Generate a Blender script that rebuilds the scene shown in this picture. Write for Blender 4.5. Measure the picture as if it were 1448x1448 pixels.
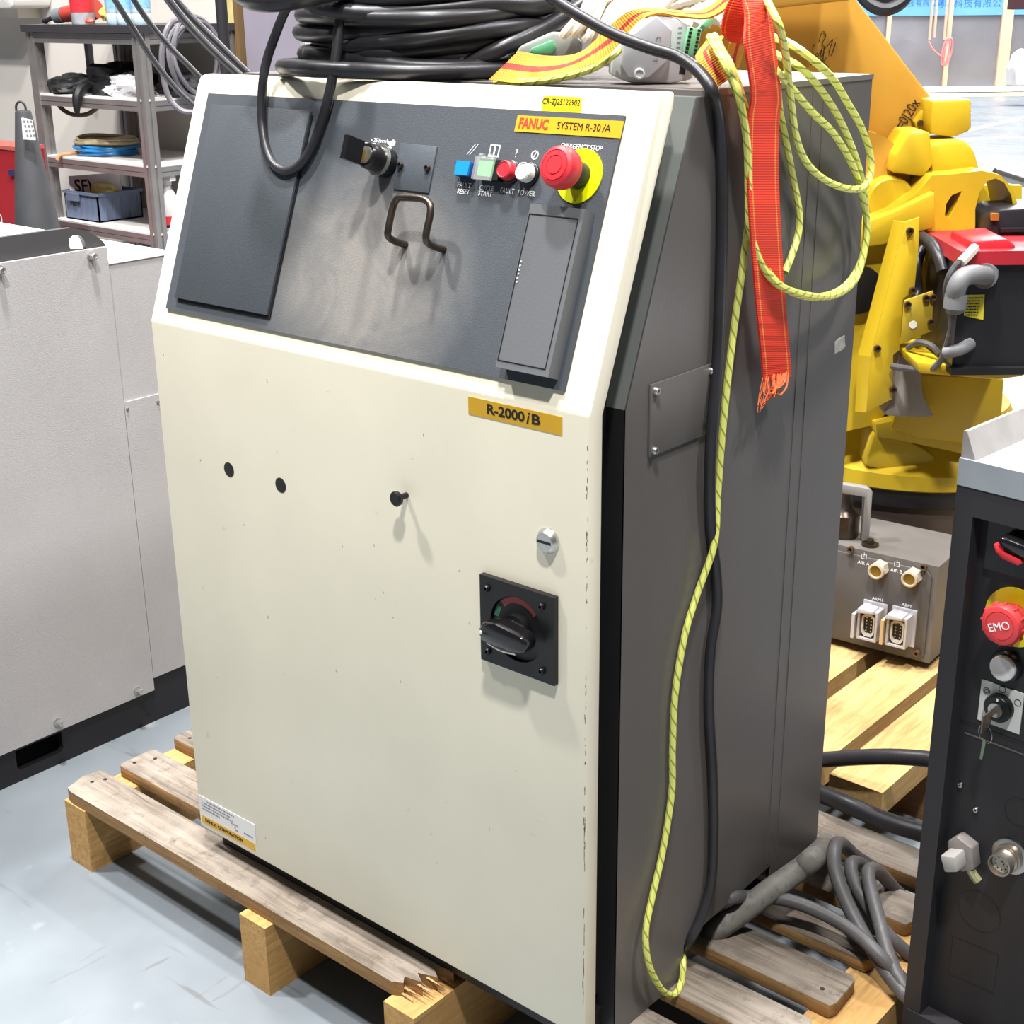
import bpy, bmesh, math, random
from mathutils import Vector, Matrix, Quaternion

for o in list(bpy.data.objects):
    bpy.data.objects.remove(o)
SC = bpy.context.scene
COL = SC.collection

# ------------------------------------------------------------------ camera
CAM = Vector((1.5428, -1.0726, 1.319))
cr, cup, cf = [Vector(a) for a in ((0.7594, 0.6506, -0.0104), (-0.215, 0.2659, 0.9397), (-0.6141, 0.7114, -0.3418))]
cd = bpy.data.cameras.new('camera')
cd.sensor_width = 36
cd.lens = 49.863
cd.clip_start = 0.05
cd.clip_end = 200
co = bpy.data.objects.new('camera', cd)
COL.objects.link(co)
m3 = Matrix((cr, cup, -cf)).transposed()
co.matrix_world = Matrix.Translation(CAM) @ m3.to_4x4()
SC.camera = co

# ------------------------------------------------------------------ light
SC.view_settings.view_transform = 'Standard'
SC.view_settings.look = 'None'
SC.view_settings.gamma = 1
SC.view_settings.use_curve_mapping = False
SC.view_settings.exposure = 0.12
wd = bpy.data.worlds.new('hall_light')
SC.world = wd
wd.use_nodes = True
wd.node_tree.nodes['Background'].inputs[0].default_value = (0.93, 0.95, 1.0, 1)
wd.node_tree.nodes['Background'].inputs[1].default_value = 0.08

def ceiling_lamp(x, y, z, power, sx=1.2, sy=0.3, tint=(1, 0.985, 0.96)):
    l = bpy.data.lights.new('ceiling_lamp', 'AREA')
    l.shape = 'RECTANGLE'; l.size = sx; l.size_y = sy
    l.energy = power; l.color = tint
    o = bpy.data.objects.new('ceiling_lamp', l)
    o.location = (x, y, z)
    COL.objects.link(o)
    return o
# rows of overhead LED luminaires
ceiling_lamp(0.30, -0.10, 5.5, 340, 0.4, 0.25)
ceiling_lamp(-1.9, -1.5, 6.0, 370, 0.4, 0.25)
ceiling_lamp(2.1, -1.9, 6.0, 370, 0.4, 0.25)
ceiling_lamp(2.9, 0.9, 5.5, 210, 0.5, 0.3)
ceiling_lamp(-2.4, 0.8, 5.5, 190, 0.6, 0.3)
ceiling_lamp(0.3, 4.0, 5.5, 260, 1.2, 0.3)
ceiling_lamp(-3.0, 10.0, 6.0, 1000, 4, 3)
ceiling_lamp(-6.0, 17.0, 6.0, 1500, 5, 4)

# ------------------------------------------------------------------ helpers
def lin(c):
    c = c.lstrip('#')
    v = [int(c[i:i+2], 16)/255 for i in (0, 2, 4)]
    return tuple((a/12.92 if a <= 0.04045 else ((a+0.055)/1.055)**2.4) for a in v)

MATS = {}
def mat(name, col, rough=0.5, metal=0.0, var=0.06, vscale=6.0, bump=0.0, bscale=200.0, speck=None,
        stretch=(1, 1, 1), ior=1.45, alpha=1.0, trans=0.0, emit=0.0, coat=0.0, wear=None):
    if name in MATS: return MATS[name]
    m = bpy.data.materials.new(name); m.use_nodes = True
    nt = m.node_tree; N = nt.nodes; L = nt.links
    b = N['Principled BSDF']
    c = lin(col)
    b.inputs['Roughness'].default_value = rough
    b.inputs['Metallic'].default_value = metal
    b.inputs['IOR'].default_value = ior
    b.inputs['Alpha'].default_value = alpha
    b.inputs['Transmission Weight'].default_value = trans
    b.inputs['Coat Weight'].default_value = coat
    if emit:
        b.inputs['Emission Color'].default_value = (*c, 1); b.inputs['Emission Strength'].default_value = emit
    tc = N.new('ShaderNodeTexCoord'); mp = N.new('ShaderNodeMapping')
    mp.inputs['Scale'].default_value = stretch
    L.new(tc.outputs['Object'], mp.inputs['Vector'])
    nz = N.new('ShaderNodeTexNoise'); nz.inputs['Scale'].default_value = vscale; nz.inputs['Detail'].default_value = 6
    L.new(mp.outputs[0], nz.inputs['Vector'])
    rp = N.new('ShaderNodeValToRGB')
    rp.color_ramp.elements[0].position = 0.3; rp.color_ramp.elements[1].position = 0.7
    rp.color_ramp.elements[0].color = (*[max(0, a*(1-var*1.6)) for a in c], 1)
    rp.color_ramp.elements[1].color = (*[min(1, a*(1+var)) for a in c], 1)
    L.new(nz.outputs['Fac'], rp.inputs['Fac'])
    out = rp.outputs['Color']
    if speck:                       # (scale, threshold, colour, amount)
        n2 = N.new('ShaderNodeTexNoise'); n2.inputs['Scale'].default_value = speck[0]; n2.inputs['Detail'].default_value = 4
        L.new(mp.outputs[0], n2.inputs['Vector'])
        r2 = N.new('ShaderNodeValToRGB')
        r2.color_ramp.elements[0].position = speck[1]; r2.color_ramp.elements[1].position = min(1, speck[1]+0.08)
        r2.color_ramp.elements[0].color = (0, 0, 0, 1); r2.color_ramp.elements[1].color = (speck[3],)*3+(1,)
        L.new(n2.outputs['Fac'], r2.inputs['Fac'])
        mx = N.new('ShaderNodeMix'); mx.data_type = 'RGBA'
        L.new(r2.outputs['Color'], mx.inputs[0]); L.new(out, mx.inputs[6]); mx.inputs[7].default_value = (*lin(speck[2]), 1)
        out = mx.outputs[2]
    if wear:                        # (centre, radii, colour, amount): a rubbed patch with ragged edges
        mw = N.new('ShaderNodeMapping'); mw.vector_type = 'POINT'
        mw.inputs['Location'].default_value = [-c_/r_ for c_, r_ in zip(wear[0], wear[1])]; mw.inputs['Scale'].default_value = [1/r_ for r_ in wear[1]]
        L.new(tc.outputs['Object'], mw.inputs['Vector'])
        gr = N.new('ShaderNodeTexGradient'); gr.gradient_type = 'SPHERICAL'; L.new(mw.outputs[0], gr.inputs[0])
        nw = N.new('ShaderNodeTexNoise'); nw.inputs['Scale'].default_value = 11; nw.inputs['Detail'].default_value = 9; nw.inputs['Roughness'].default_value = 0.65; nw.inputs['Distortion'].default_value = 1.2
        L.new(tc.outputs['Object'], nw.inputs['Vector'])
        mu = N.new('ShaderNodeMath'); mu.operation = 'MULTIPLY'; L.new(gr.outputs['Fac'], mu.inputs[0]); L.new(nw.outputs['Fac'], mu.inputs[1])
        rw = N.new('ShaderNodeValToRGB'); rw.color_ramp.elements[0].position = 0.03; rw.color_ramp.elements[1].position = 0.36
        rw.color_ramp.elements[0].color = (0, 0, 0, 1); rw.color_ramp.elements[1].color = (wear[3],)*3+(1,)
        L.new(mu.outputs[0], rw.inputs['Fac'])
        mx2 = N.new('ShaderNodeMix'); mx2.data_type = 'RGBA'
        L.new(rw.outputs['Color'], mx2.inputs[0]); L.new(out, mx2.inputs[6]); mx2.inputs[7].default_value = (*lin(wear[2]), 1)
        out = mx2.outputs[2]
    L.new(out, b.inputs['Base Color'])
    if bump:
        n3 = N.new('ShaderNodeTexNoise'); n3.inputs['Scale'].default_value = bscale; n3.inputs['Detail'].default_value = 3
        L.new(mp.outputs[0], n3.inputs['Vector'])
        bp = N.new('ShaderNodeBump'); bp.inputs['Strength'].default_value = bump; bp.inputs['Distance'].default_value = 0.002
        L.new(n3.outputs['Fac'], bp.inputs['Height']); L.new(bp.outputs[0], b.inputs['Normal'])
    MATS[name] = m
    return m

def wood(name, c1, c2, c3, axis, dirt=0.35):
    """grain runs along axis; worn patches towards c3"""
    m = bpy.data.materials.new(name); m.use_nodes = True
    nt = m.node_tree; N = nt.nodes; L = nt.links; b = N['Principled BSDF']
    b.inputs['Roughness'].default_value = 0.8
    tc = N.new('ShaderNodeTexCoord'); mp = N.new('ShaderNodeMapping')
    s = [34, 34, 34]; s['xyz'.index(axis)] = 2.0
    mp.inputs['Scale'].default_value = s
    L.new(tc.outputs['Object'], mp.inputs['Vector'])
    nz = N.new('ShaderNodeTexNoise'); nz.inputs['Scale'].default_value = 3.4; nz.inputs['Detail'].default_value = 12; nz.inputs['Roughness'].default_value = 0.68; nz.inputs['Distortion'].default_value = 0.8
    L.new(mp.outputs[0], nz.inputs['Vector'])
    rp = N.new('ShaderNodeValToRGB')
    rp.color_ramp.elements[0].position = 0.32; rp.color_ramp.elements[1].position = 0.62
    rp.color_ramp.elements[0].color = (*lin(c1), 1); rp.color_ramp.elements[1].color = (*lin(c2), 1)
    L.new(nz.outputs['Fac'], rp.inputs['Fac'])
    n2 = N.new('ShaderNodeTexNoise'); n2.inputs['Scale'].default_value = 7; n2.inputs['Detail'].default_value = 8
    L.new(tc.outputs['Object'], n2.inputs['Vector'])
    r2 = N.new('ShaderNodeValToRGB'); r2.color_ramp.elements[0].position = 0.42; r2.color_ramp.elements[1].position = 0.68
    r2.color_ramp.elements[0].color = (0, 0, 0, 1); r2.color_ramp.elements[1].color = (0.75, 0.75, 0.75, 1)
    L.new(n2.outputs['Fac'], r2.inputs['Fac'])
    mx = N.new('ShaderNodeMix'); mx.data_type = 'RGBA'; L.new(r2.outputs['Color'], mx.inputs[0])
    L.new(rp.outputs['Color'], mx.inputs[6]); mx.inputs[7].default_value = (*lin(c3), 1)
    n4 = N.new('ShaderNodeTexNoise'); n4.inputs['Scale'].default_value = 42; n4.inputs['Detail'].default_value = 10; n4.inputs['Roughness'].default_value = 0.75
    L.new(tc.outputs['Object'], n4.inputs['Vector'])
    r4 = N.new('ShaderNodeValToRGB'); r4.color_ramp.elements[0].position = 0.54; r4.color_ramp.elements[1].position = 0.72
    r4.color_ramp.elements[0].color = (0, 0, 0, 1); r4.color_ramp.elements[1].color = (dirt, dirt, dirt, 1)
    L.new(n4.outputs['Fac'], r4.inputs['Fac'])
    m4 = N.new('ShaderNodeMix'); m4.data_type = 'RGBA'; L.new(r4.outputs['Color'], m4.inputs[0]); L.new(mx.outputs[2], m4.inputs[6]); m4.inputs[7].default_value = (*lin('4d443a'), 1)
    L.new(m4.outputs[2], b.inputs['Base Color'])
    bp = N.new('ShaderNodeBump'); bp.inputs['Strength'].default_value = 0.5; bp.inputs['Distance'].default_value = 0.002
    L.new(nz.outputs['Fac'], bp.inputs['Height']); L.new(bp.outputs[0], b.inputs['Normal'])
    return m

def stripe_uv(name, base, line, mode, rough=0.6):
    """sheath or webbing pattern in the UVs of a tube / ribbon"""
    m = bpy.data.materials.new(name); m.use_nodes = True
    nt = m.node_tree; N = nt.nodes; L = nt.links; b = N['Principled BSDF']
    b.inputs['Roughness'].default_value = rough
    uv = N.new('ShaderNodeUVMap'); sp = N.new('ShaderNodeSeparateXYZ'); L.new(uv.outputs[0], sp.inputs[0])
    def math_(op, a, v=None):
        n = N.new('ShaderNodeMath'); n.operation = op
        (L.new(a, n.inputs[0]) if not isinstance(a, float) else setattr(n.inputs[0], 'default_value', a))
        if v is not None:
            (L.new(v, n.inputs[1]) if not isinstance(v, (int, float)) else setattr(n.inputs[1], 'default_value', v))
        return n.outputs[0]
    mx = N.new('ShaderNodeMix'); mx.data_type = 'RGBA'
    mx.inputs[6].default_value = (*lin(base), 1); mx.inputs[7].default_value = (*lin(line), 1)
    if mode == 'spiral':            # v in metres along the wire
        a = math_('FRACT', math_('ADD', math_('MULTIPLY', sp.outputs[1], 55.0), math_('MULTIPLY', sp.outputs[0], 2.0)))
        f = math_('LESS_THAN', a, 0.2)
        L.new(f, mx.inputs[0])
        h = a
    else:                           # webbing: u across 0..1, v along in metres
        d = math_('ABSOLUTE', math_('SUBTRACT', sp.outputs[0], 0.5))
        f = math_('LESS_THAN', d, 0.10 if mode == 'centre' else -1.0)
        if mode == 'edge':
            f = math_('MULTIPLY', math_('GREATER_THAN', d, 0.36), math_('LESS_THAN', d, 0.40))
        L.new(f, mx.inputs[0])
        h = math_('SINE', math_('MULTIPLY', sp.outputs[1], 2400.0))
    L.new(mx.outputs[2], b.inputs['Base Color'])
    bp = N.new('ShaderNodeBump'); bp.inputs['Strength'].default_value = 0.35; bp.inputs['Distance'].default_value = 0.0008
    L.new(h, bp.inputs['Height']); L.new(bp.outputs[0], b.inputs['Normal'])
    return m

def frame(O, u, v, n):
    M = Matrix((Vector(u), Vector(v), Vector(n))).transposed().to_4x4()
    M.translation = Vector(O)
    return M
DOOR = frame(*((0.0, 0.0, 0.168), (1.0, 0.0, 0.0), (0.0, 0.0, 1.0), (0.0, -1.0, 0.0)))
SLOPE = frame(*((0.0, 0.0, 0.9277), (1.0, 0.0, 0.0), (0.0, 0.3438, 0.939), (0.0, -0.939, 0.3438)))
SIDE = frame(*((0.72, 0.0, 0.0), (0.0, 1.0, 0.0), (0.0, 0.0, 1.0), (1.0, 0.0, 0.0)))
MACH = frame(*((-0.583, 0.0, 0.0), (0.0, 1.0, 0.0), (0.0, 0.0, 1.0), (1.0, 0.0, 0.0)))
VIEW = frame(*((1.5428, -1.0726, 0.0), (0.7594, 0.6506, 0.0), (0.0, 0.0, 1.0), (0.6506, -0.7594, 0.0)))        # robot frame: u to the right, v up, n back towards the viewer's aisle
CON = frame(*((0.962, 0.3341, 0.0), (0.9962, -0.0872, 0.0), (0.0, 0.0, 1.0), (-0.0872, -0.9962, 0.0)))
BOX = frame(*((0.4047, 1.1786, 0.0), (0.9975, 0.0705, 0.0), (0.0, 0.0, 1.0), (0.0705, -0.9975, 0.0)))
SHL = frame(*((-2.3819, 1.7134, 0.0), (1.0, 0.0, 0.0), (0.0, 0.0, 1.0), (0.0, -1.0, 0.0)))
WALLY = frame(*((0.0, 2.1, 0.0), (1.0, 0.0, 0.0), (0.0, 0.0, 1.0), (0.0, -1.0, 0.0)))
CHEST = frame(*((0.0, 1.45, 0.0), (1.0, 0.0, 0.0), (0.0, 0.0, 1.0), (0.0, -1.0, 0.0)))
SHR = frame(*((-2.3819, 1.7134, 0.0), (0.0, 1.0, 0.0), (0.0, 0.0, 1.0), (1.0, 0.0, 0.0)))
WORLD = Matrix.Identity(4)

def spline(P, sub=6, closed=False):
    P = [Vector(p) for p in P]; n = len(P)
    if n < 3 or sub <= 1: return P
    out = []
    for i in range(n if closed else n-1):
        if closed: a, b, c, d = P[i-1], P[i], P[(i+1) % n], P[(i+2) % n]
        else: a, b, c, d = P[max(i-1, 0)], P[i], P[i+1], P[min(i+2, n-1)]
        for k in range(sub):
            t = k/sub
            out.append(0.5*((2*b)+(c-a)*t+(2*a-5*b+4*c-d)*t*t+(3*b-a-3*c+d)*t*t*t))
    if not closed: out.append(P[-1])
    return out

class MB:
    """collects shapes given in a local frame (u, v, n) into one mesh"""
    def __init__(s, M=WORLD):
        s.bm = bmesh.new(); s.M = M
        s.uv = s.bm.loops.layers.uv.new('UVMap')
    def V(s, p): return s.bm.verts.new(s.M @ Vector(p))
    def _bev(s, faces, b, seg=2):
        if b <= 0: return
        es = {e for f in faces for e in f.edges}
        es = [e for e in es if len(e.link_faces) == 2 and e.calc_face_angle(0) > 0.3]
        bmesh.ops.bevel(s.bm, geom=es, offset=b, segments=seg, affect='EDGES', profile=0.5, clamp_overlap=True)
    def box(s, u0, u1, v0, v1, n0, n1, bev=0.0, seg=2):
        c = [s.V((u, v, n)) for n in (n0, n1) for v in (v0, v1) for u in (u0, u1)]
        F = [s.bm.faces.new([c[i] for i in f]) for f in ((0, 2, 3, 1), (4, 5, 7, 6), (0, 1, 5, 4), (2, 6, 7, 3), (0, 4, 6, 2), (1, 3, 7, 5))]
        s._bev(F, bev, seg)
        return s
    def hexa(s, A, B, bev=0.0):
        """two quads of 3D points joined into a solid"""
        a = [s.V(p) for p in A]; b = [s.V(p) for p in B]; n = len(a)
        F = [s.bm.faces.new(a[::-1]), s.bm.faces.new(b)]
        for i in range(n): F.append(s.bm.faces.new((a[i], a[(i+1) % n], b[(i+1) % n], b[i])))
        bmesh.ops.recalc_face_normals(s.bm, faces=F)
        s._bev(F, bev)
        return s
    def poly(s, pts, n0, n1, holes=(), bev=0.0, seg=2):
        if not holes:
            return s.hexa([(p[0], p[1], n0) for p in pts], [(p[0], p[1], n1) for p in pts], bev)
        rings = [list(pts)]+[list(h) for h in holes]
        F = []
        loops = []
        for n in (n0, n1):
            L = [[s.V((p[0], p[1], n)) for p in r] for r in rings]
            es = []
            for r in L:
                for i in range(len(r)): es.append(s.bm.edges.new((r[i], r[(i+1) % len(r)])))
            g = bmesh.ops.triangle_fill(s.bm, use_beauty=True, use_dissolve=False, edges=es)
            F += [f for f in g['geom'] if isinstance(f, bmesh.types.BMFace)]
            loops.append(L)
        for ra, rb in zip(*loops):
            for i in range(len(ra)):
                j = (i+1) % len(ra); F.append(s.bm.faces.new((ra[i], ra[j], rb[j], rb[i])))
        bmesh.ops.recalc_face_normals(s.bm, faces=F)
        return s
    def lathe(s, prof, o=(0, 0, 0), ax=(0, 0, 1), seg=24, hexa=False):
        ax = Vector(ax).normalized(); o = Vector(o)
        t = ax.orthogonal().normalized(); b = ax.cross(t)
        rings = []
        for r, h in prof:
            if r <= 1e-6: rings.append([s.V(o+ax*h)])
            else: rings.append([s.V(o+ax*h+(t*math.cos(2*math.pi*k/seg)+b*math.sin(2*math.pi*k/seg))*r) for k in range(seg)])
        F = []
        for A, B in zip(rings[:-1], rings[1:]):
            for k in range(seg):
                j = (k+1) % seg
                a0, a1 = A[k % len(A)], A[j % len(A)]; b0, b1 = B[k % len(B)], B[j % len(B)]
                v = [a0]
                for q in (a1, b1, b0):
                    if q not in v: v.append(q)
                if len(v) >= 3: F.append(s.bm.faces.new(v))
        if len(rings[0]) > 1: F.append(s.bm.faces.new(rings[0][::-1]))
        if len(rings[-1]) > 1: F.append(s.bm.faces.new(rings[-1]))
        return s
    def cyl(s, o, ax, r, h, seg=24, bev=0.0):
        if bev: return s.lathe([(r-bev, 0), (r, bev), (r, h-bev), (r-bev, h)], o, ax, seg)
        return s.lathe([(r, 0), (r, h)], o, ax, seg)
    def tube(s, P, r, seg=8, sub=5, closed=False, taper=None):
        pts = spline(P, sub, closed); n = len(pts)
        tang = []
        for i in range(n):
            if closed: d = pts[(i+1) % n]-pts[i-1]
            else: d = pts[min(i+1, n-1)]-pts[max(i-1, 0)]
            tang.append(d.normalized())
        nor = tang[0].orthogonal().normalized()
        rings = []; ln = [0.0]
        for i in range(n):
            if i:
                q = tang[i-1].rotation_difference(tang[i]); nor = (q @ nor).normalized()
                ln.append(ln[-1]+(pts[i]-pts[i-1]).length)
            bi = tang[i].cross(nor).normalized()
            rad = r if taper is None else r*taper(i/(n-1))
            rings.append([s.V(pts[i]+(nor*math.cos(2*math.pi*k/seg)+bi*math.sin(2*math.pi*k/seg))*rad) for k in range(seg)])
        m = n if closed else n-1
        for i in range(m):
            A, B = rings[i], rings[(i+1) % n]
            off = 0
            if closed and i == n-1:       # match the closing twist
                off = min(range(seg), key=lambda o: (A[0].co-B[o].co).length)
            for k in range(seg):
                f = s.bm.faces.new((A[k], A[(k+1) % seg], B[(k+1+off) % seg], B[(k+off) % seg]))
                vs = (k/seg, (k+1)/seg, (k+1)/seg, k/seg); v2 = ln[(i+1)] if i+1 < n else ln[i]+0.01
                for lp, uu, vv in zip(f.loops, vs, (ln[i], ln[i], v2, v2)): lp[s.uv].uv = (uu, vv)
        if not closed:
            s.bm.faces.new(rings[0][::-1]); s.bm.faces.new(rings[-1])
        return s
    def ribbon(s, Lp, Rp, th, sub=5):
        A = spline(Lp, sub); B = spline(Rp, sub); n = len(A)
        ln = 0; rows = []
        for i in range(n):
            d = A[min(i+1, n-1)]-A[max(i-1, 0)]
            nn = d.cross(B[i]-A[i])
            nn = nn.normalized() if nn.length > 1e-9 else Vector((0, 0, 1))
            if i: ln += (A[i]-A[i-1]).length
            rows.append(([s.V(A[i]+nn*th), s.V(B[i]+nn*th), s.V(B[i]-nn*th), s.V(A[i]-nn*th)], ln))
        F = []
        for (a, la), (b, lb) in zip(rows[:-1], rows[1:]):
            for k in range(4):
                j = (k+1) % 4
                f = s.bm.faces.new((a[k], a[j], b[j], b[k])); F.append(f)
                uu = {0: 0.0, 1: 1.0, 2: 1.0, 3: 0.0}
                for lp, u_, v_ in zip(f.loops, (uu[k], uu[j], uu[j], uu[k]), (la, la, lb, lb)): lp[s.uv].uv = (u_, v_)
        F.append(s.bm.faces.new(rows[0][0])); F.append(s.bm.faces.new(rows[-1][0][::-1]))
        bmesh.ops.recalc_face_normals(s.bm, faces=F)
        return s
    def build(s, name, m, parent=None, label=None, smooth=38, **kw):
        me = bpy.data.meshes.new(name)
        bmesh.ops.recalc_face_normals(s.bm, faces=s.bm.faces[:])
        s.bm.to_mesh(me); s.bm.free()
        me.polygons.foreach_set('use_smooth', [True]*len(me.polygons))
        me.set_sharp_from_angle(angle=math.radians(smooth))
        me.materials.append(m)
        o = bpy.data.objects.new(name, me); COL.objects.link(o)
        if parent is not None:
            o.parent = parent; o.matrix_parent_inverse = MINV[parent.name]
        if label: o['label'] = label
        for k, v in kw.items(): o[k] = v
        return o

MINV = {}
def thing(name, label, cat, loc, group=None):
    o = bpy.data.objects.new(name, None); COL.objects.link(o)
    o.location = loc; o.empty_display_size = 0.05
    o['label'] = label; o['category'] = cat
    if group: o['group'] = group
    MINV[o.name] = Matrix.Translation(-Vector(loc))
    return o
class _Ident(dict):
    def __missing__(s, k): return Matrix.Identity(4)
_m = _Ident(); _m.update(MINV); MINV = _m

def top(o, label, cat, group=None):
    o['label'] = label; o['category'] = cat
    if group: o['group'] = group
    return o

def text(name, s, M, size, m, parent, align='CENTER', sx=1.0, th=0.00015, shear=0.0, bold=0.0, fit=None):
    cu = bpy.data.curves.new(name, 'FONT'); cu.body = s; cu.size = size
    cu.align_x = align; cu.align_y = 'CENTER'; cu.extrude = th; cu.shear = shear; cu.offset = bold
    cu.resolution_u = 3
    ob = bpy.data.objects.new(name+'_src', cu); COL.objects.link(ob)
    dg = bpy.context.evaluated_depsgraph_get()
    me = bpy.data.meshes.new_from_object(ob.evaluated_get(dg))
    bpy.data.objects.remove(ob); bpy.data.curves.remove(cu)
    if fit:
        xs_ = [v.co.x for v in me.vertices]; sx = fit/(max(xs_)-min(xs_))
    me.transform(M @ Matrix.Diagonal((sx, 1, 1, 1))); me.materials.clear(); me.materials.append(m)
    me.name = name
    o = bpy.data.objects.new(name, me); COL.objects.link(o)
    o.parent = parent; o.matrix_parent_inverse = MINV[parent.name]
    return o
def at(F, u, v, n=0.0, rot=0.0):
    return F @ Matrix.Translation((u, v, n)) @ Matrix.Rotation(rot, 4, 'Z')
def circ(u, v, r, n=24, a0=0.0, ry=None):
    ry = r if ry is None else ry
    return [(u+r*math.cos(a0+2*math.pi*k/n), v+ry*math.sin(a0+2*math.pi*k/n)) for k in range(n)]
def screw(F, u, v, n0, r, m, parent, name='screw', socket=True):
    b = MB(F); b.lathe([(r, 0), (r, r*0.7), (r*0.8, r*1.1), (r*0.45, r*1.1), (r*0.42, r*0.6), (0, r*0.6)], (u, v, n0), (0, 0, 1), 12)
    return b.build(name, m, parent)

# ------------------------------------------------------------------ materials
cream = mat('cream_paint', 'EDE6D0', 0.42, var=0.05, vscale=3.5, speck=(38, 0.70, 'B9B29B', 0.45), bump=0.04, bscale=420)
greyp = mat('grey_paint', '605C5A', 0.33, var=0.07, vscale=4, speck=(60, 0.74, '8d8a86', 0.4), bump=0.08, bscale=500, stretch=(1, 1, 0.35))
toppaint = mat('grey_paint_top', '6F6A68', 0.38, var=0.12, vscale=9, bump=0.05, bscale=500)
black = mat('black_paint', '1B1A1C', 0.45, var=0.12)
slate = mat('slate_textured_paint', '464B51', 0.62, var=0.06, vscale=5, bump=0.22, bscale=900, wear=((0.37, 0.036, 1.015), (0.19, 0.16, 0.16), '7d7975', 1.0))
slate2 = mat('slate_hatch_paint', '42474D', 0.6, var=0.05, bump=0.25, bscale=900)
midgrey = mat('cover_grey_plastic', '5F6164', 0.5, var=0.05, bump=0.08, bscale=700)
yellowlab = mat('yellow_label', 'CFA024', 0.4, var=0.04)
yellowtape = mat('yellow_tape', 'CFC01E', 0.35, var=0.08, vscale=30)
neon = mat('yellow_green_disc', 'D8E200', 0.45, var=0.03)
redbtn = mat('red_plastic', 'D0303A', 0.38, var=0.05)
redink = mat('red_ink', 'B8402C', 0.5)
blackink = mat('black_ink', '1C1A18', 0.5)
whiteink = mat('white_ink', 'E8E8E8', 0.5, var=0.02)
greyink = mat('grey_ink', '77777A', 0.5)
blackpl = mat('black_plastic', '151416', 0.32, var=0.1)
rubber = mat('black_cable_rubber', '29282C', 0.38, var=0.18, vscale=14, bump=0.06, bscale=160)
rubber2 = mat('dusty_cable_rubber', '565456', 0.5, var=0.16, vscale=18, bump=0.08, bscale=160, speck=(90, 0.60, '7d7871', 0.3))
steel = mat('steel', 'B9B6B2', 0.3, 1.0, var=0.05)
chrome = mat('zinc', 'CFCDC8', 0.28, 0.9, var=0.06, vscale=30)
darksteel = mat('dark_steel', '5b5048', 0.35, 0.9, var=0.2, vscale=40)
brass = mat('brass', '9C7F3A', 0.4, 0.7, var=0.12, vscale=40)
whitepl = mat('white_plastic', 'E9E8E4', 0.4, var=0.03)
bluepl = mat('blue_lens', '2186D8', 0.25, var=0.04)
greenpl = mat('green_lens', '58C765', 0.3, var=0.04)
clearpl = mat('clear_plastic', 'E5E8E4', 0.12, var=0.03, alpha=0.16)
machgrey = mat('machine_grey_texture', 'B1AEAF', 0.62, var=0.03, vscale=8, bump=0.28, bscale=600)
machwhite = mat('machine_white_top', 'EDEDEE', 0.45, var=0.02)
machblack = mat('machine_black_base', '1D1B20', 0.5, var=0.12)
darkgrey = mat('bracket_charcoal', '4A494B', 0.5, var=0.05, bump=0.08, bscale=600)
alu = mat('aluminium_profile', 'B7B2B0', 0.35, 0.75, var=0.06, vscale=20)
alushelf = mat('shelf_board_white', 'D9D5D2', 0.5, var=0.04)
wallw = mat('wall_white_paint', 'D2CCC5', 0.75, var=0.03, vscale=2)
ryel = mat('robot_yellow_paint', 'C6A722', 0.42, var=0.05, vscale=6, bump=0.10, bscale=160, speck=(26, 0.72, 'C79A1C', 0.5))
ryel2 = mat('robot_arm_ochre_paint', 'BC8C32', 0.5, var=0.05, vscale=5, bump=0.06, bscale=160)
castgrey = mat('grey_casting', '6b6764', 0.5, var=0.12, vscale=12, bump=0.05, bscale=120)
boxgrey = mat('connector_box_grey', '64605d', 0.5, var=0.10, vscale=10, speck=(12, 0.66, '7d6a52', 0.4))
redcap = mat('motor_red_cap', 'AE2430', 0.42, var=0.08, vscale=20)
pal_x = wood('weathered_wood_along_x', '463e36', '85796c', '9f958a', 'x', 0.9)
pal_e = wood('split_edge_wood_along_x', '6b4d2c', 'a07c4c', '86663d', 'x', 0.8)
pal_y = wood('yellow_wood_along_y', '9a7340', 'c9a165', 'b48a50', 'y')
pine_y = wood('fresh_pine_along_y', '9c7a48', 'bd9c66', 'c6a976', 'y', 0.3)

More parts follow.
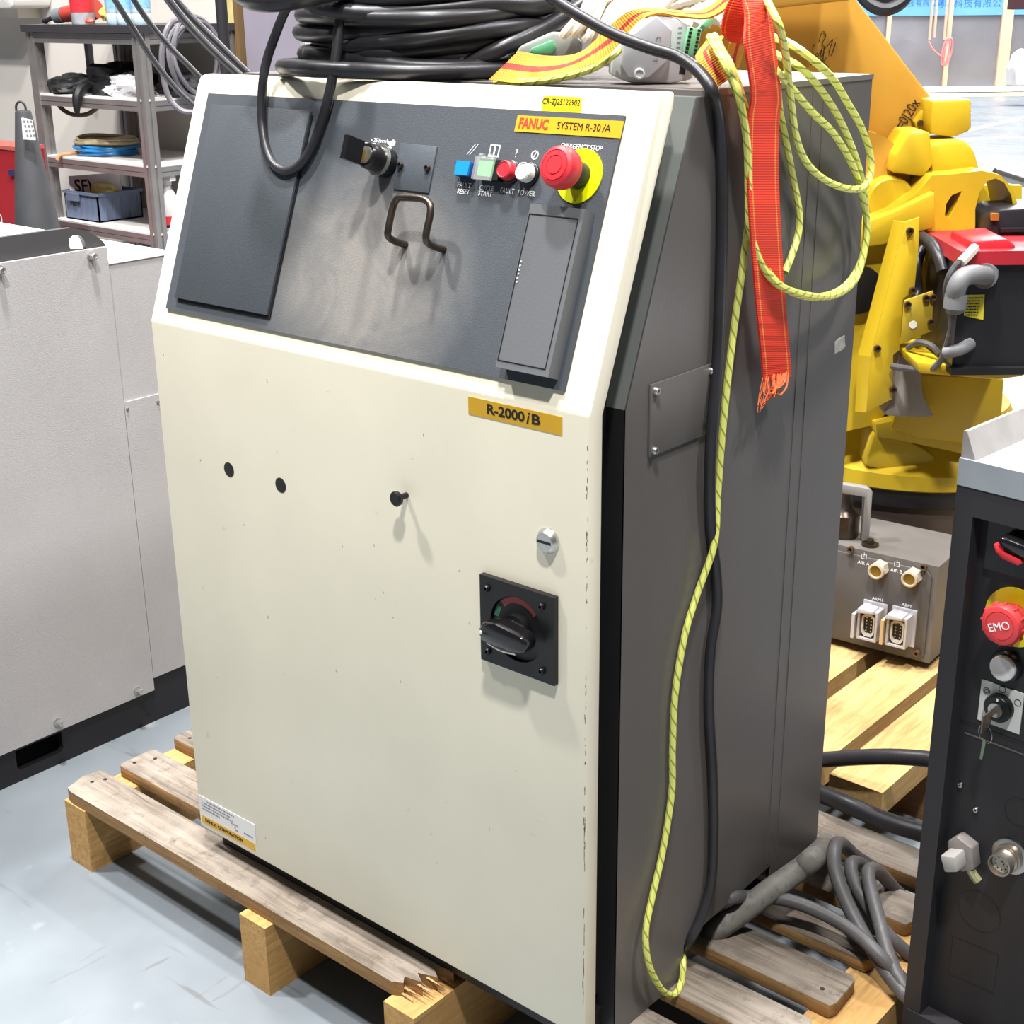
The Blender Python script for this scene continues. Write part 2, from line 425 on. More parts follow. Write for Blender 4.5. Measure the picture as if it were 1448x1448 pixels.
# ------------------------------------------------------------------ setting
def floor_mat():
    m = bpy.data.materials.new('epoxy_floor'); m.use_nodes = True
    nt = m.node_tree; N = nt.nodes; L = nt.links; b = N['Principled BSDF']
    tc = N.new('ShaderNodeTexCoord')
    def noise(sc, det, st=(1, 1, 1), rot=0.0, dist=0.0):
        mp = N.new('ShaderNodeMapping'); mp.inputs['Scale'].default_value = st; mp.inputs['Rotation'].default_value = (0, 0, rot)
        L.new(tc.outputs['Object'], mp.inputs['Vector'])
        n = N.new('ShaderNodeTexNoise'); n.inputs['Scale'].default_value = sc; n.inputs['Detail'].default_value = det; n.inputs['Distortion'].default_value = dist
        L.new(mp.outputs[0], n.inputs['Vector']); return n.outputs['Fac']
    def ramp(f, p0, p1, c0, c1):
        r = N.new('ShaderNodeValToRGB'); r.color_ramp.elements[0].position = p0; r.color_ramp.elements[1].position = p1
        r.color_ramp.elements[0].color = (*c0, 1); r.color_ramp.elements[1].color = (*c1, 1); L.new(f, r.inputs['Fac']); return r.outputs['Color']
    def mix(f, a, c):
        x = N.new('ShaderNodeMix'); x.data_type = 'RGBA'; L.new(f, x.inputs[0]); L.new(a, x.inputs[6]); x.inputs[7].default_value = (*c, 1); return x.outputs[2]
    base = ramp(noise(2.2, 8), 0.3, 0.7, lin('686f75'), lin('7b8288'))
    scr = ramp(noise(5, 7, (1, 9, 1), 0.7, 0.4), 0.66, 0.70, (0, 0, 0), (0.5, 0.5, 0.5))
    base = mix(scr, base, lin('575451'))
    scr2 = ramp(noise(6, 7, (10, 1, 1), 0.4, 0.6), 0.67, 0.70, (0, 0, 0), (0.45, 0.45, 0.45))
    base = mix(scr2, base, lin('625a53'))
    blot = ramp(noise(14, 8), 0.64, 0.74, (0, 0, 0), (0.35, 0.35, 0.35))
    base = mix(blot, base, lin('a9aaa8'))
    L.new(base, b.inputs['Base Color'])
    rr_ = ramp(noise(9, 5), 0.3, 0.7, (0.28,)*3, (0.5,)*3)
    L.new(rr_, b.inputs['Roughness'])
    return m
f = MB(); f.box(-40, 40, -12, 60, -0.05, 0.0)
f = f.build('floor', floor_mat(), kind='structure')
f['label'] = 'worn blue grey epoxy floor of the hall'

w_ = MB(); w_.box(-7, -2.4439, 2.1, 2.25, 0, 4.5)
w_ = w_.build('wall_left', wallw, kind='structure')
w_['label'] = 'off white painted wall behind the aluminium shelf'

# ------------------------------------------------------------------ pallet under the cabinet
pal = thing('wooden_pallet', 'weathered wooden pallet carrying the cream and grey robot controller', 'pallet', (0.3, 0.31, 0))
bz0, bz1 = 0.113, 0.1338
def board(pts, name='board', z0=bz0, z1=bz1, m=pal_x, par=pal, lab=None, bev=0.003):
    b = MB(); b.hexa([(x, y, z0) for x, y in pts], [(x, y, z1) for x, y in pts], bev); o = b.build(name, m, par, lab)
    o.data.materials.append(pal_e)
    for p in o.data.polygons:
        if abs(p.normal.z) < 0.4: p.material_index = 1
    return o
random.seed(4)
board([(-0.30, -0.036), (-0.285, -0.04), (0.438, -0.04), (0.452, -0.032), (0.444, -0.022), (0.47, -0.016), (0.452, -0.006), (0.478, 0.004), (0.462, 0.014), (0.482, 0.03), (-0.305, 0.031), (-0.312, 0.0)],
      lab='broken front board with a splintered end', bev=0)
# splinters at the break
sp = MB()
for k in range(16):
    y = -0.034+k*0.004; x = 0.445+random.uniform(0, 0.02)
    z = bz0+random.uniform(0.002, 0.018)
    sp.hexa([(x-0.02, y, z), (x-0.02, y+0.004, z), (x-0.02, y+0.002, z+0.004)], [(x+random.uniform(0.01, 0.04), y, z+random.uniform(-.002, .006)), (x+0.02, y+0.0015, z), (x+0.02, y+0.001, z+0.001)])
sp.build('splinters', mat('raw_split_wood', 'c8a67a', 0.8, var=0.3, vscale=90), pal, kind='stuff')
for y0, y1, x1 in ((0.059, 0.13, 0.885), (0.172, 0.243, 0.893), (0.277, 0.35, 0.895), (0.385, 0.455, 0.888), (0.49, 0.562, 0.893), (0.6, 0.672, 0.89)):
    j = random.uniform(-0.004, 0.004)
    board([(-0.304+j, y0+0.006), (-0.298+j, y0), (x1-0.004, y0), (x1, y0+0.012), (x1-0.003, y1-0.008), (x1-0.009, y1), (-0.296, y1), (-0.303+j, y1-0.01)])
for x0, x1, y0 in ((-0.304, -0.248, -0.042), (0.15, 0.205, -0.055), (0.438, 0.492, -0.055), (0.862, 0.94, -0.02)):
    b = MB(); b.box(x0, x1, y0, 0.68, 0.0, bz0-0.0005, 0.006, 2); b.build('stringer', pal_y, pal)
# nail heads and holes
for x, y in ((-0.285, 0.0), (-0.275, 0.018), (-0.283, 0.08), (-0.268, 0.11), (-0.28, 0.19), (0.868, 0.3), (0.87, 0.21)):
    b = MB(); b.cyl((x, y, bz1-0.001), (0, 0, 1), 0.0035, 0.0011, 10); b.build('nail', black, pal)

# ------------------------------------------------------------------ robot controller cabinet
cab = thing('robot_controller_cabinet', 'cream fronted grey robot controller cabinet with slanted operator panel, standing on a pallet', 'control cabinet', (0.36, 0.27, 0.134))
ZBOT, ZD, ZB, ZT = 0.134, 0.168, 0.9277, 1.2276
CA, SA = 0.34383, 0.93903
yb = 0.06; zg = 0.9204; yt = 0.172; yk = 0.5465
prof = [(yb, ZBOT), (0.2052, ZBOT), (0.2052, 0.184), (0.236, 0.188), (0.4166, 0.193), (0.4166, ZBOT), (yk, ZBOT), (yk, ZT-0.006), (yt, ZT-0.006), (yb, zg)]
b = MB(SIDE); b.poly(prof, -0.002, 0.0); b.build('side_panel', greyp, cab)
b = MB(SIDE); b.poly(prof, -0.72, -0.718); b.build('side_panel', greyp, cab)
# front returns of the side skins (sloped grey strip, black below)
b = MB(); b.hexa([(0.66, yb, zg), (0.72, yb, zg), (0.72, yt, ZT-0.006), (0.66, yt, ZT-0.006)], [(0.66, yb+0.012, zg), (0.7185, yb+0.012, zg), (0.7185, yt+0.012, ZT-0.006), (0.66, yt+0.012, ZT-0.006)])
b.build("sloped_flange", mat("green_grey_flange", "5E625F", 0.45), cab); b = MB(); b.hexa([(0.0, yb, zg), (0.06, yb, zg), (0.06, yt, ZT-0.006), (0.0, yt, ZT-0.006)], [(0.0015, yb+0.012, zg), (0.06, yb+0.012, zg), (0.06, yt+0.012, ZT-0.006), (0.0015, yt+0.012, ZT-0.006)])
b.build('sloped_flange', mat('green_grey_flange', '5E625F', 0.45), cab)
b = MB(); b.box(0.001, 0.7195, yb, yb+0.01, ZBOT, zg, 0.0); b.box(0.02, 0.695, 0.0225, yb, ZD+0.02, ZB+0.0); b.build('front_frame', black, cab)
b = MB(); b.hexa([(0.02, 0.028, ZB), (0.69, 0.028, ZB), (0.69, 0.127, ZT-0.03), (0.02, 0.127, ZT-0.03)], [(0.02, yb+0.005, ZB), (0.69, yb+0.005, ZB), (0.69, yt+0.012, ZT-0.02), (0.02, yt+0.012, ZT-0.02)])
b.build('gasket_frame', black, cab)
b = MB(); b.box(0.002, 0.718, yk-0.004, yk-0.001, ZBOT, ZT-0.006); b.build('back_panel', greyp, cab)
b = MB(); b.box(0.004, 0.716, 0.075, yk-0.01, ZBOT+0.075, ZBOT+0.08); b.build('bottom_plate', black, cab)
b = MB(); b.box(-0.001, 0.721, yt+0.012, yk+0.001, ZT-0.006, ZT, 0.0015, 2); b.build('top_cover', toppaint, cab)
# bolt-on cover plate of the side
P4 = [(0.1, 0.8605), (0.219, 0.8605), (0.219, 0.9395), (0.1, 0.9395)]
b = MB(SIDE); b.poly(P4, 0.0, 0.003, bev=0.0008); pl = b.build('cover_plate', mat('plate_grey', '625e5b', 0.4, var=0.04, bump=0.06, bscale=500), cab)
for u, v in ((0.1065, 0.932), (0.2125, 0.932), (0.1065, 0.867), (0.2125, 0.867)):
    screw(SIDE, u, v, 0.003, 0.0045, chrome, pl)
# two pressed ribs on the side skin
for y0 in (0.405, 0.43):
    b = MB(SIDE); b.box(y0, y0+0.004, 0.2, ZT-0.012, -0.001, 0.0009, 0.0006, 1); b.build('pressed_rib', greyp, cab)
b = MB(SIDE); b.poly([(0.4987, 0.8961), (0.4967, 0.9109), (0.507, 0.9144), (0.5215, 0.9154), (0.5255, 0.9001), (0.515, 0.8967)], 0, 0.0004); b.build('torn_sticker', mat('torn_paper', 'cfcac3', 0.8, var=0.15, vscale=120), cab)

# door: bent cream sheet, thick return edges, rounded top lip
SL = 0.3145
dp = [(0.0, ZD), (0.0, ZB)]
tx, tz = SL*CA, ZB+SL*SA
dp += [(tx*0.965, ZB+SL*SA*0.965), (tx-0.001, tz-0.004), (tx+0.003, tz+0.003), (tx+0.010, tz+0.006), (tx+0.024, tz+0.006), (tx+0.024, tz-0.006), (0.0216, ZB-0.004), (0.0216, ZD)]
b = MB(SIDE); b.poly(dp, -0.72, 0.0, bev=0.0022); door = b.build('door', cream, cab, 'cream painted front door bent back above the waist')
b = MB(DOOR); b.box(0.02, 0.70, -0.0335, 0.0, -0.06, -0.0225); b.build('plinth', black, cab)
for u, v in [(0.1382, 0.584), (0.2387, 0.5845)]:  # black discs painted for the dark inside of two open holes
    b = MB(DOOR); b.lathe([(0.0098, -0.001), (0.0098, 0.0004), (0.0085, 0.0006), (0, 0.0002)], (u, v, 0), seg=20); b.build('dark_hole_disc', black, door)
ku, kv = (0.4591, 0.62)
b = MB(DOOR); b.lathe([(0.0035, 0), (0.0035, 0.012), (0.0085, 0.014), (0.009, 0.018), (0.0075, 0.0195), (0, 0.0195)], (ku, kv, 0), seg=16); b.build('stop_pin', blackpl, door)
lu, lv = (0.6672, 0.6156)
b = MB(DOOR); b.lathe([(0.0145, 0), (0.0145, 0.002), (0.0115, 0.007), (0.0105, 0.008), (0, 0.008)], (lu, lv, 0), seg=24); lk = b.build('keylock', chrome, door, 'chrome slotted lock')
b = MB(DOOR); b.box(lu-0.009, lu+0.009, lv-0.0015, lv+0.0015, 0.0078, 0.0083); b.build('slot', black, door)
# paint chips along the door edge
ch = MB(DOOR); random.seed(8)
for k in range(90):
    v = random.uniform(0.0, 0.75); l = random.uniform(0.001, 0.006)*(2.2 if v < 0.35 else 1); ww = random.uniform(0.0003, 0.0009)
    u0 = 0.7186-random.uniform(0, 0.0016)
    ch.box(u0-ww, u0, v, v+l, 0.0, 0.0002)
for k in range(26):
    u = random.uniform(0.02, 0.68); v = random.uniform(0.02, 0.73); l = random.uniform(0.002, 0.006)
    a = random.uniform(0, 3.1); du, dv = l*math.cos(a)*0.6, l*math.sin(a)
    ch.hexa([(u, v, 0), (u+0.0006, v, 0), (u+du+0.0006, v+dv, 0), (u+du, v+dv, 0)], [(u, v, 0.0002), (u+0.0006, v, 0.0002), (u+du+0.0006, v+dv, 0.0002), (u+du, v+dv, 0.0002)])
ch.build('paint_chips', mat('chipped_primer', '7d6a58', 0.8, var=0.35, vscale=80), door, kind='stuff')

# rotary main switch
sw_u = (0.5746, 0.6802); sw_v = (0.4525, 0.5556)
scu, scv = sum(sw_u)/2, sum(sw_v)/2
b = MB(DOOR); b.poly([(sw_u[0], sw_v[0]), (sw_u[1], sw_v[0]), (sw_u[1], sw_v[1]), (sw_u[0], sw_v[1])], 0.0, 0.007, holes=[circ(scu, scv, 0.038, 32)]); rs = b.build('main_switch', blackpl, cab, 'black rotary main switch plate with handle')
b = MB(DOOR); b.cyl((scu, scv, 0.0), (0, 0, 1), 0.0375, 0.0025, 32); b.build('switch_dial', black, rs)
b = MB(DOOR)
for a0, a1 in ((0.75, 2.35),):
    n = 14; A = [a0+(a1-a0)*k/n for k in range(n+1)]
    pts = [(scu+0.036*math.cos(a), scv+0.036*math.sin(a)) for a in A]+[(scu+0.029*math.cos(a), scv+0.029*math.sin(a)) for a in A[::-1]]
    for k in range(n):
        b.hexa([(*pts[k], 0.0025), (*pts[k+1], 0.0025), (*pts[2*n-k], 0.0025), (*pts[2*n+1-k], 0.0025)], [(*pts[k], 0.003), (*pts[k+1], 0.003), (*pts[2*n-k], 0.003), (*pts[2*n+1-k], 0.003)])
b.build('red_scale', mat('red_arc', 'c0504e', 0.5, var=0.1), rs)
b = MB(DOOR); b.poly([(scu-0.036, scv+0.006), (scu-0.033, scv+0.015), (scu-0.029, scv+0.021), (scu-0.025, scv+0.017), (scu-0.029, scv+0.006)], 0.0025, 0.003); b.build('green_mark', mat('green_mark', '3f7a5c', 0.5), rs)
b = MB(DOOR); b.poly([(scu-0.036, scv-0.004), (scu-0.030, scv+0.008), (scu-0.012, scv+0.013), (scu+0.026, scv+0.008), (scu+0.033, scv+0.0), (scu+0.030, scv-0.012), (scu+0.010, scv-0.015), (scu-0.030, scv-0.014)], 0.010, 0.032, bev=0.004); b.build('switch_handle', mat('gloss_black', '131214', 0.14, var=0.1, coat=0.5), rs)
b = MB(DOOR); b.cyl((scu, scv, 0.002), (0, 0, 1), 0.018, 0.01, 24); b.build('switch_spindle', blackpl, rs)
b = MB(DOOR); b.tube([(scu-0.026, scv-0.016, 0.024), (scu-0.005, scv-0.018, 0.026), (scu+0.016, scv-0.016, 0.026)], 0.003, 8); b.build('lock_bar', steel, rs)
b = MB(DOOR); b.cyl((scu-0.03, scv-0.003, 0.0316), (0, 0, 1), 0.0022, 0.001, 10); b.build('white_dot', whiteink, rs)
for u in (sw_u[0]+0.011, sw_u[1]-0.017):
    for v in (sw_v[0]+0.013, sw_v[1]-0.014):
        screw(DOOR, u, v, 0.006, 0.0042, blackpl, rs)

# labels on the door
b = MB(DOOR); b.box(0.5575, 0.685, 0.7335, 0.753, 0.0, 0.0006, 0.0002, 1); lb = b.build('type_label', yellowlab, cab, 'yellow type label reading R-2000iB')
text('type_text', 'R-2000', at(DOOR, 0.5835, 0.7435, 0.0008), 0.0150, blackink, lb, 'LEFT', bold=0.0004, fit=0.0515)
text('type_text', 'i', at(DOOR, 0.6375, 0.7435, 0.0008), 0.0185, blackink, lb, 'LEFT', shear=0.22, bold=0.0002)
text('type_text', 'B', at(DOOR, 0.6445, 0.7435, 0.0008), 0.0150, blackink, lb, 'LEFT', bold=0.0004, fit=0.0115)
b = MB(DOOR); b.box(0.003, 0.130, 0.008, 0.0535, 0.0, 0.0005); npl = b.build('nameplate', mat('nameplate_white', 'd6d4d2', 0.4, var=0.04), cab, 'white nameplate with a yellow maker strip')
b = MB(DOOR); b.box(0.006, 0.128, 0.009, 0.0215, 0.0005, 0.0007); b.build('maker_strip', yellowlab, npl)
text('maker_text', 'FANUC CORPORATION', at(DOOR, 0.014, 0.0152, 0.0009), 0.0072, blackink, npl, 'LEFT', bold=0.0002, fit=0.086)
for i, (s_, x_) in enumerate((('FANUC  SYSTEM R-30iA', 0.022), ('TYPE  A05B-2501-B201', 0.010), ('SERIAL NO. E09Y0123    DATE', 0.010), ('POWER SUPPLY          V     Hz', 0.010))):
    pass
b = MB(DOOR); random.seed(3)
for i, (vv, x0, x1) in enumerate(((0.0475, 0.022, 0.085), (0.0425, 0.009, 0.072), (0.0375, 0.009, 0.08), (0.0325, 0.009, 0.05), (0.034, 0.076, 0.09), (0.029, 0.083, 0.086), (0.0255, 0.084, 0.09), (0.0285, 0.104, 0.122))):
    x = x0
    while x < x1:
        l = random.uniform(0.0016, 0.0032); b.box(x, x+l, vv, vv+0.0022, 0.0005, 0.0007); x += l+random.uniform(0.0006, 0.0018)
b.build('small_print', greyink, npl, kind='stuff')

# ------------------------------------------------------------------ operator panel on the slope
b = MB(SLOPE); b.box(0.0300, 0.6840, 0.0190, 0.2965, 0.0, 0.0035, 0.0008, 1); op = b.build('operator_panel', slate, cab, 'dark slate operator panel')
b = MB(SLOPE); b.poly([(0.0485, 0.2816), (0.2316, 0.2812), (0.2291, 0.0356), (0.0503, 0.0348)], 0.0035, 0.0085, bev=0.0006); b.build('hatch_cover', slate2, op)
hp = [(0.0485, 0.2816), (0.2316, 0.2812), (0.2291, 0.0356), (0.0503, 0.0348)]
b = MB(SLOPE); b.poly([(hp[0][0]+0.004, hp[0][1]-0.004), (hp[1][0]+0.0028, hp[1][1]-0.004), (hp[2][0]+0.0028, hp[2][1]-0.0032), (hp[3][0]+0.004, hp[3][1]-0.0032)], 0.0035, 0.0052); b.build('hatch_edge_shade', black, op)  # black slab paints the shade on the hatch's right and lower edges
b = MB(SLOPE); b.poly([(0.3872, 0.2523), (0.4439, 0.2515), (0.4459, 0.2003), (0.3911, 0.2008)], 0.0035, 0.0055, bev=0.0005); bl = b.build('blank_plate', mat('blank_plate_slate', '474c53', 0.5, var=0.04, bump=0.15, bscale=900), op)
for p in [(0.3966, 0.2272), (0.4381, 0.2268)]: screw(SLOPE, p[0], p[1], 0.0055, 0.0038, darksteel, op, 'blank_plate_screw')
# bent wire handle
hA = (0.4269, 0.1416); hB = (0.4847, 0.142)
hz = 0.036; vv = 0.046
b = MB(SLOPE); b.tube([(hA[0], hA[1], 0.003), (hA[0], hA[1], hz*0.6), (hA[0], hA[1]+0.003, hz*0.92), (hA[0]+0.001, hA[1]+0.012, hz), (hA[0]+0.001, hA[1]+vv*0.72, hz), (hA[0]+0.005, hA[1]+vv*0.95, hz), (hA[0]+0.016, hA[1]+vv, hz), (hB[0]-0.016, hB[1]+vv, hz), (hB[0]-0.004, hB[1]+vv*0.9, hz), (hB[0], hB[1]+vv*0.66, hz), (hB[0], hB[1]+0.012, hz), (hB[0], hB[1]+0.003, hz*0.92), (hB[0], hB[1], hz*0.6), (hB[0], hB[1], 0.003)], 0.0040, 10, 4); b.build('handle', darksteel, op, 'bare bent steel rod handle')
# mode key switch
ku, kv = (0.3725, 0.2288)
b = MB(SLOPE); b.lathe([(0.0165, 0.0035), (0.0165, 0.016), (0.0155, 0.018)], (ku, kv, 0)); b.lathe([(0.0145, 0.018), (0.0145, 0.036), (0.0125, 0.039), (0, 0.039)], (ku, kv, 0)); ks = b.build('mode_key_switch', blackpl, op)
b = MB(SLOPE); b.lathe([(0.0178, 0.017), (0.0178, 0.0195), (0.0145, 0.0195)], (ku, kv, 0)); b.lathe([(0.0095, 0.039), (0.0095, 0.0405), (0, 0.0405)], (ku, kv, 0)); b.build('key_switch_ring', chrome, op)
b = MB(SLOPE); b.box(ku-0.0012, ku+0.0012, kv-0.008, kv+0.004, 0.040, 0.047); b.build('key_blade', brass, op)
b = MB(SLOPE); b.box(ku-0.0035, ku+0.0035, kv-0.013, kv+0.013, 0.047, 0.072, 0.002); b.build('key_head', mat('key_bow_black', '161518', 0.25, var=0.1), op)
u1, v1 = (0.3354, 0.244)
text('mode_text', 'AUTO', at(SLOPE, u1, v1, 0.0038), 0.0085, whiteink, op)
b = MB(SLOPE)
for a in ((u1-0.012, u1+0.012, v1+0.0055, v1+0.0062), (u1-0.012, u1-0.0113, v1-0.005, v1+0.0062), (u1+0.0113, u1+0.012, v1-0.005, v1+0.0062)): b.box(a[0], a[1], a[2], a[3], 0.0035, 0.0038)
b.build('mode_text_box', whiteink, op)
for s_, px in (('T1', (0.3539, 0.2475)), ('100%', (0.3682, 0.2451)), ('T2', (0.3734, 0.239)), ('<250mm/s', (0.3534, 0.2531))):
    text('mode_text', s_, at(SLOPE, px[0], px[1], 0.0038), 0.0066, whiteink, op)
hx, hy = (0.3741, 0.2518)
b = MB(SLOPE); b.poly([(hx-0.004, hy-0.003), (hx-0.001, hy-0.004), (hx+0.004, hy-0.002), (hx+0.004, hy+0.002), (hx, hy+0.004), (hx-0.004, hy+0.001), (hx-0.009, hy+0.002), (hx-0.009, hy)], 0.0035, 0.0038); b.build('hand_symbol', whiteink, op)
# buttons and lamps
fu = [(0.4823, 0.2367), (0.5068, 0.2368), (0.5093, 0.2211), (0.4848, 0.2209)]
b = MB(SLOPE); b.poly(fu, 0.0035, 0.0125, bev=0.001); fb = b.build('fault_reset_button', mat('navy_bezel', '16336e', 0.4), op)
c_ = (sum(p[0] for p in fu)/4, sum(p[1] for p in fu)/4)
b = MB(SLOPE); b.box(c_[0]-0.0095, c_[0]+0.0095, c_[1]-0.0075, c_[1]+0.0075, 0.0125, 0.015, 0.001); b.build('blue_lens', bluepl, op)
cu_ = [(0.5118, 0.242), (0.5415, 0.2424), (0.5463, 0.2182), (0.5153, 0.2189)]
c_ = (sum(p[0] for p in cu_)/4, sum(p[1] for p in cu_)/4)
b = MB(SLOPE); b.box(c_[0]-0.012, c_[0]+0.018, c_[1]-0.0105, c_[1]+0.0105, 0.0035, 0.013, 0.001); b.build('cycle_start_button', black, op)
b = MB(SLOPE); b.box(c_[0]-0.0095, c_[0]+0.0095, c_[1]-0.008, c_[1]+0.008, 0.013, 0.0155, 0.001); b.build('green_lens', greenpl, op)
b = MB(SLOPE); b.box(c_[0]-0.0135, c_[0]+0.0125, c_[1]-0.0125, c_[1]+0.0118, 0.0156, 0.019, 0.0015)
for du in (-0.006, 0.006): b.cyl((c_[0]+du-0.0025, c_[1]+0.0125, 0.017), (1, 0, 0), 0.0028, 0.005, 10)
b.build('flip_guard', clearpl, op, 'clear flip up guard')
for nm, px, m_ in (('fault_lamp', (0.5558, 0.2309), redbtn), ('power_lamp', (0.581, 0.2305), whitepl)):
    b = MB(SLOPE); b.lathe([(0.0125, 0.0035), (0.0125, 0.006), (0.0105, 0.0075), (0, 0.0075)], (px[0], px[1], 0)); lp = b.build(nm, blackpl, op)
    b = MB(SLOPE); b.lathe([(0.0098, 0.0075), (0.0096, 0.0165), (0.0082, 0.018), (0.0075, 0.0172), (0, 0.0176)], (px[0], px[1], 0)); b.build('lamp_lens', m_, op)
# emergency stop
eu, ev = (0.6455, 0.2334)
b = MB(SLOPE); b.cyl((eu, ev, 0.0035), (0, 0, 1), 0.0280, 0.0015, 40); b.build('emergency_disc', neon, op, 'yellow green disc under the emergency stop')
b = MB(SLOPE); b.lathe([(0.014, 0.005), (0.014, 0.02), (0.0125, 0.022), (0.0125, 0.03)], (eu, ev, 0)); b.build('emergency_stem', mat('stem_dark', '2b2e22', 0.4), op)
b = MB(SLOPE); b.lathe([(r_*0.83, h_) for r_, h_ in ((0.016, 0.026), (0.0245, 0.028), (0.026, 0.033), (0.0255, 0.040), (0.0235, 0.0445), (0.019, 0.0465), (0.0188, 0.0458), (0.0178, 0.0458), (0.0176, 0.0468), (0.012, 0.0472), (0.0118, 0.0464), (0.0108, 0.0464), (0.0106, 0.0474), (0, 0.0474))], (eu, ev, 0), seg=40); b.build('emergency_stop_button', redbtn, op, 'red mushroom emergency stop button')
for s_, px, sz in (('EMERGENCY STOP', (0.6397, 0.2623), 0.0072), ('FAULT', (0.4939, 0.2127), 0.0076), ('RESET', (0.4948, 0.2058), 0.0076), ('CYCLE', (0.5265, 0.2121), 0.0076), ('START', (0.5262, 0.206), 0.0076), ('FAULT', (0.5554, 0.2113), 0.0076), ('POWER', (0.5815, 0.211), 0.0076), ('?', (0.5569, 0.2508), 0.012)):
    text('panel_text', s_, at(SLOPE, px[0], px[1], 0.0038), sz, whiteink, op, sx=0.88)
b = MB(SLOPE)
x, y = (0.494, 0.2516)
for d in (0, 0.004): b.hexa([(x-0.006+d, y-0.006, 0.0035), (x-0.0052+d, y-0.006, 0.0035), (x+0.004+d, y+0.006, 0.0035), (x+0.0032+d, y+0.006, 0.0035)], [(x-0.006+d, y-0.006, 0.0038), (x-0.0052+d, y-0.006, 0.0038), (x+0.004+d, y+0.006, 0.0038), (x+0.0032+d, y+0.006, 0.0038)])
b.build('reset_symbol', whiteink, op)
x, y = (0.5261, 0.252)
b = MB(SLOPE); b.poly([(x-0.007, y-0.0065), (x+0.007, y-0.0065), (x+0.007, y+0.0065), (x-0.007, y+0.0065)], 0.0035, 0.0038, holes=[[(x-0.0055, y-0.005), (x-0.001, y-0.005), (x-0.001, y+0.005), (x-0.0055, y+0.005)], [(x+0.001, y-0.005), (x+0.0055, y-0.005), (x+0.0055, y+0.005), (x+0.001, y+0.005)]]); b.build('start_symbol', whiteink, op)
x, y = (0.5818, 0.2509)
b = MB(SLOPE); b.poly(circ(x, y, 0.0048, 20), 0.0035, 0.0038, holes=[circ(x, y, 0.0037, 20)]); b.hexa([(x-0.002, y-0.003, 0.0035), (x-0.001, y-0.003, 0.0035), (x+0.002, y+0.003, 0.0035), (x+0.001, y+0.003, 0.0035)], [(x-0.002, y-0.003, 0.0038), (x-0.001, y-0.003, 0.0038), (x+0.002, y+0.003, 0.0038), (x+0.001, y+0.003, 0.0038)]); b.build('power_symbol', whiteink, op)
# grey connector cover
cv = [(0.6053, 0.1977), (0.6741, 0.1985), (0.6747, 0.0287), (0.6043, 0.0293)]
u0 = sum((cv[0][0], cv[3][0]))/2; u1 = sum((cv[1][0], cv[2][0]))/2; v0 = sum((cv[2][1], cv[3][1]))/2; v1 = sum((cv[0][1], cv[1][1]))/2
b = MB(SLOPE); b.box(u0, u1, v0, v1, 0.0035, 0.021, 0.0015, 2); cvr = b.build('connector_cover', midgrey, op, 'grey hinged connector cover')
b = MB(SLOPE); b.poly([(u0+0.001, v0+0.007), (u1-0.005, v0+0.007), (u1-0.005, v1-0.010), (u0+0.001, v1-0.010)], 0.021, 0.0216, holes=[[(u0+0.002, v0+0.0078), (u1-0.0058, v0+0.0078), (u1-0.0058, v1-0.0108), (u0+0.002, v1-0.0108)]]); b.build('cover_seam', black, op)
b = MB(SLOPE)
for k in range(6): b.cyl((u0+0.004, (v0+v1)/2+0.004+k*0.0042, 0.021), (0, 0, 1), 0.0009, 0.0006, 8)
b.build('grip_dots', whiteink, op)
# system label and inventory tape
l4 = [(0.5475, 0.2912), (0.6842, 0.2901), (0.6861, 0.2734), (0.5484, 0.2741)]
lu0 = (l4[0][0]+l4[3][0])/2; lu1 = (l4[1][0]+l4[2][0])/2; lv0 = (l4[2][1]+l4[3][1])/2; lv1 = (l4[0][1]+l4[1][1])/2
b = MB(SLOPE); b.box(lu0, lu1, lv0, lv1, 0.0035, 0.0043, 0.0003, 1); sl_ = b.build('system_label', yellowlab, op, 'yellow label with red and black lettering')
lv = (lv0+lv1)/2; lw = lu1-lu0
text('system_text', 'FANUC', at(SLOPE, lu0+lw*0.03, lv, 0.0045), 0.0145, redink, op, 'LEFT', bold=0.0005, fit=lw*0.285)
text('system_text', 'SYSTEM R-30', at(SLOPE, lu0+lw*0.40, lv, 0.0045), 0.0105, blackink, op, 'LEFT', fit=lw*0.405)
text('system_text', 'i', at(SLOPE, lu0+lw*0.82, lv, 0.0045), 0.0120, blackink, op, 'LEFT', shear=0.35)
text('system_text', 'A', at(SLOPE, lu0+lw*0.85, lv, 0.0045), 0.0105, blackink, op, 'LEFT')
t4 = [(0.5728, 0.3126), (0.6251, 0.3144), (0.6272, 0.2973), (0.5752, 0.2973)]
b = MB(SLOPE); b.poly([(t4[3][0], t4[3][1]), (t4[2][0], t4[2][1]), (t4[1][0]-0.001, 0.3128), (t4[1][0]-0.005, 0.3132), (t4[0][0]+0.006, 0.3132), (t4[0][0]+0.001, 0.312)], 0.0004, 0.0009); tp = b.build('inventory_tape', yellowtape, cab, 'yellow tape with an inventory number')
text('tape_text', 'CR-ZJ25122902', at(SLOPE, (t4[0][0]+t4[1][0])/2, 0.3072, 0.0011), 0.0084, blackink, tp, fit=0.049)

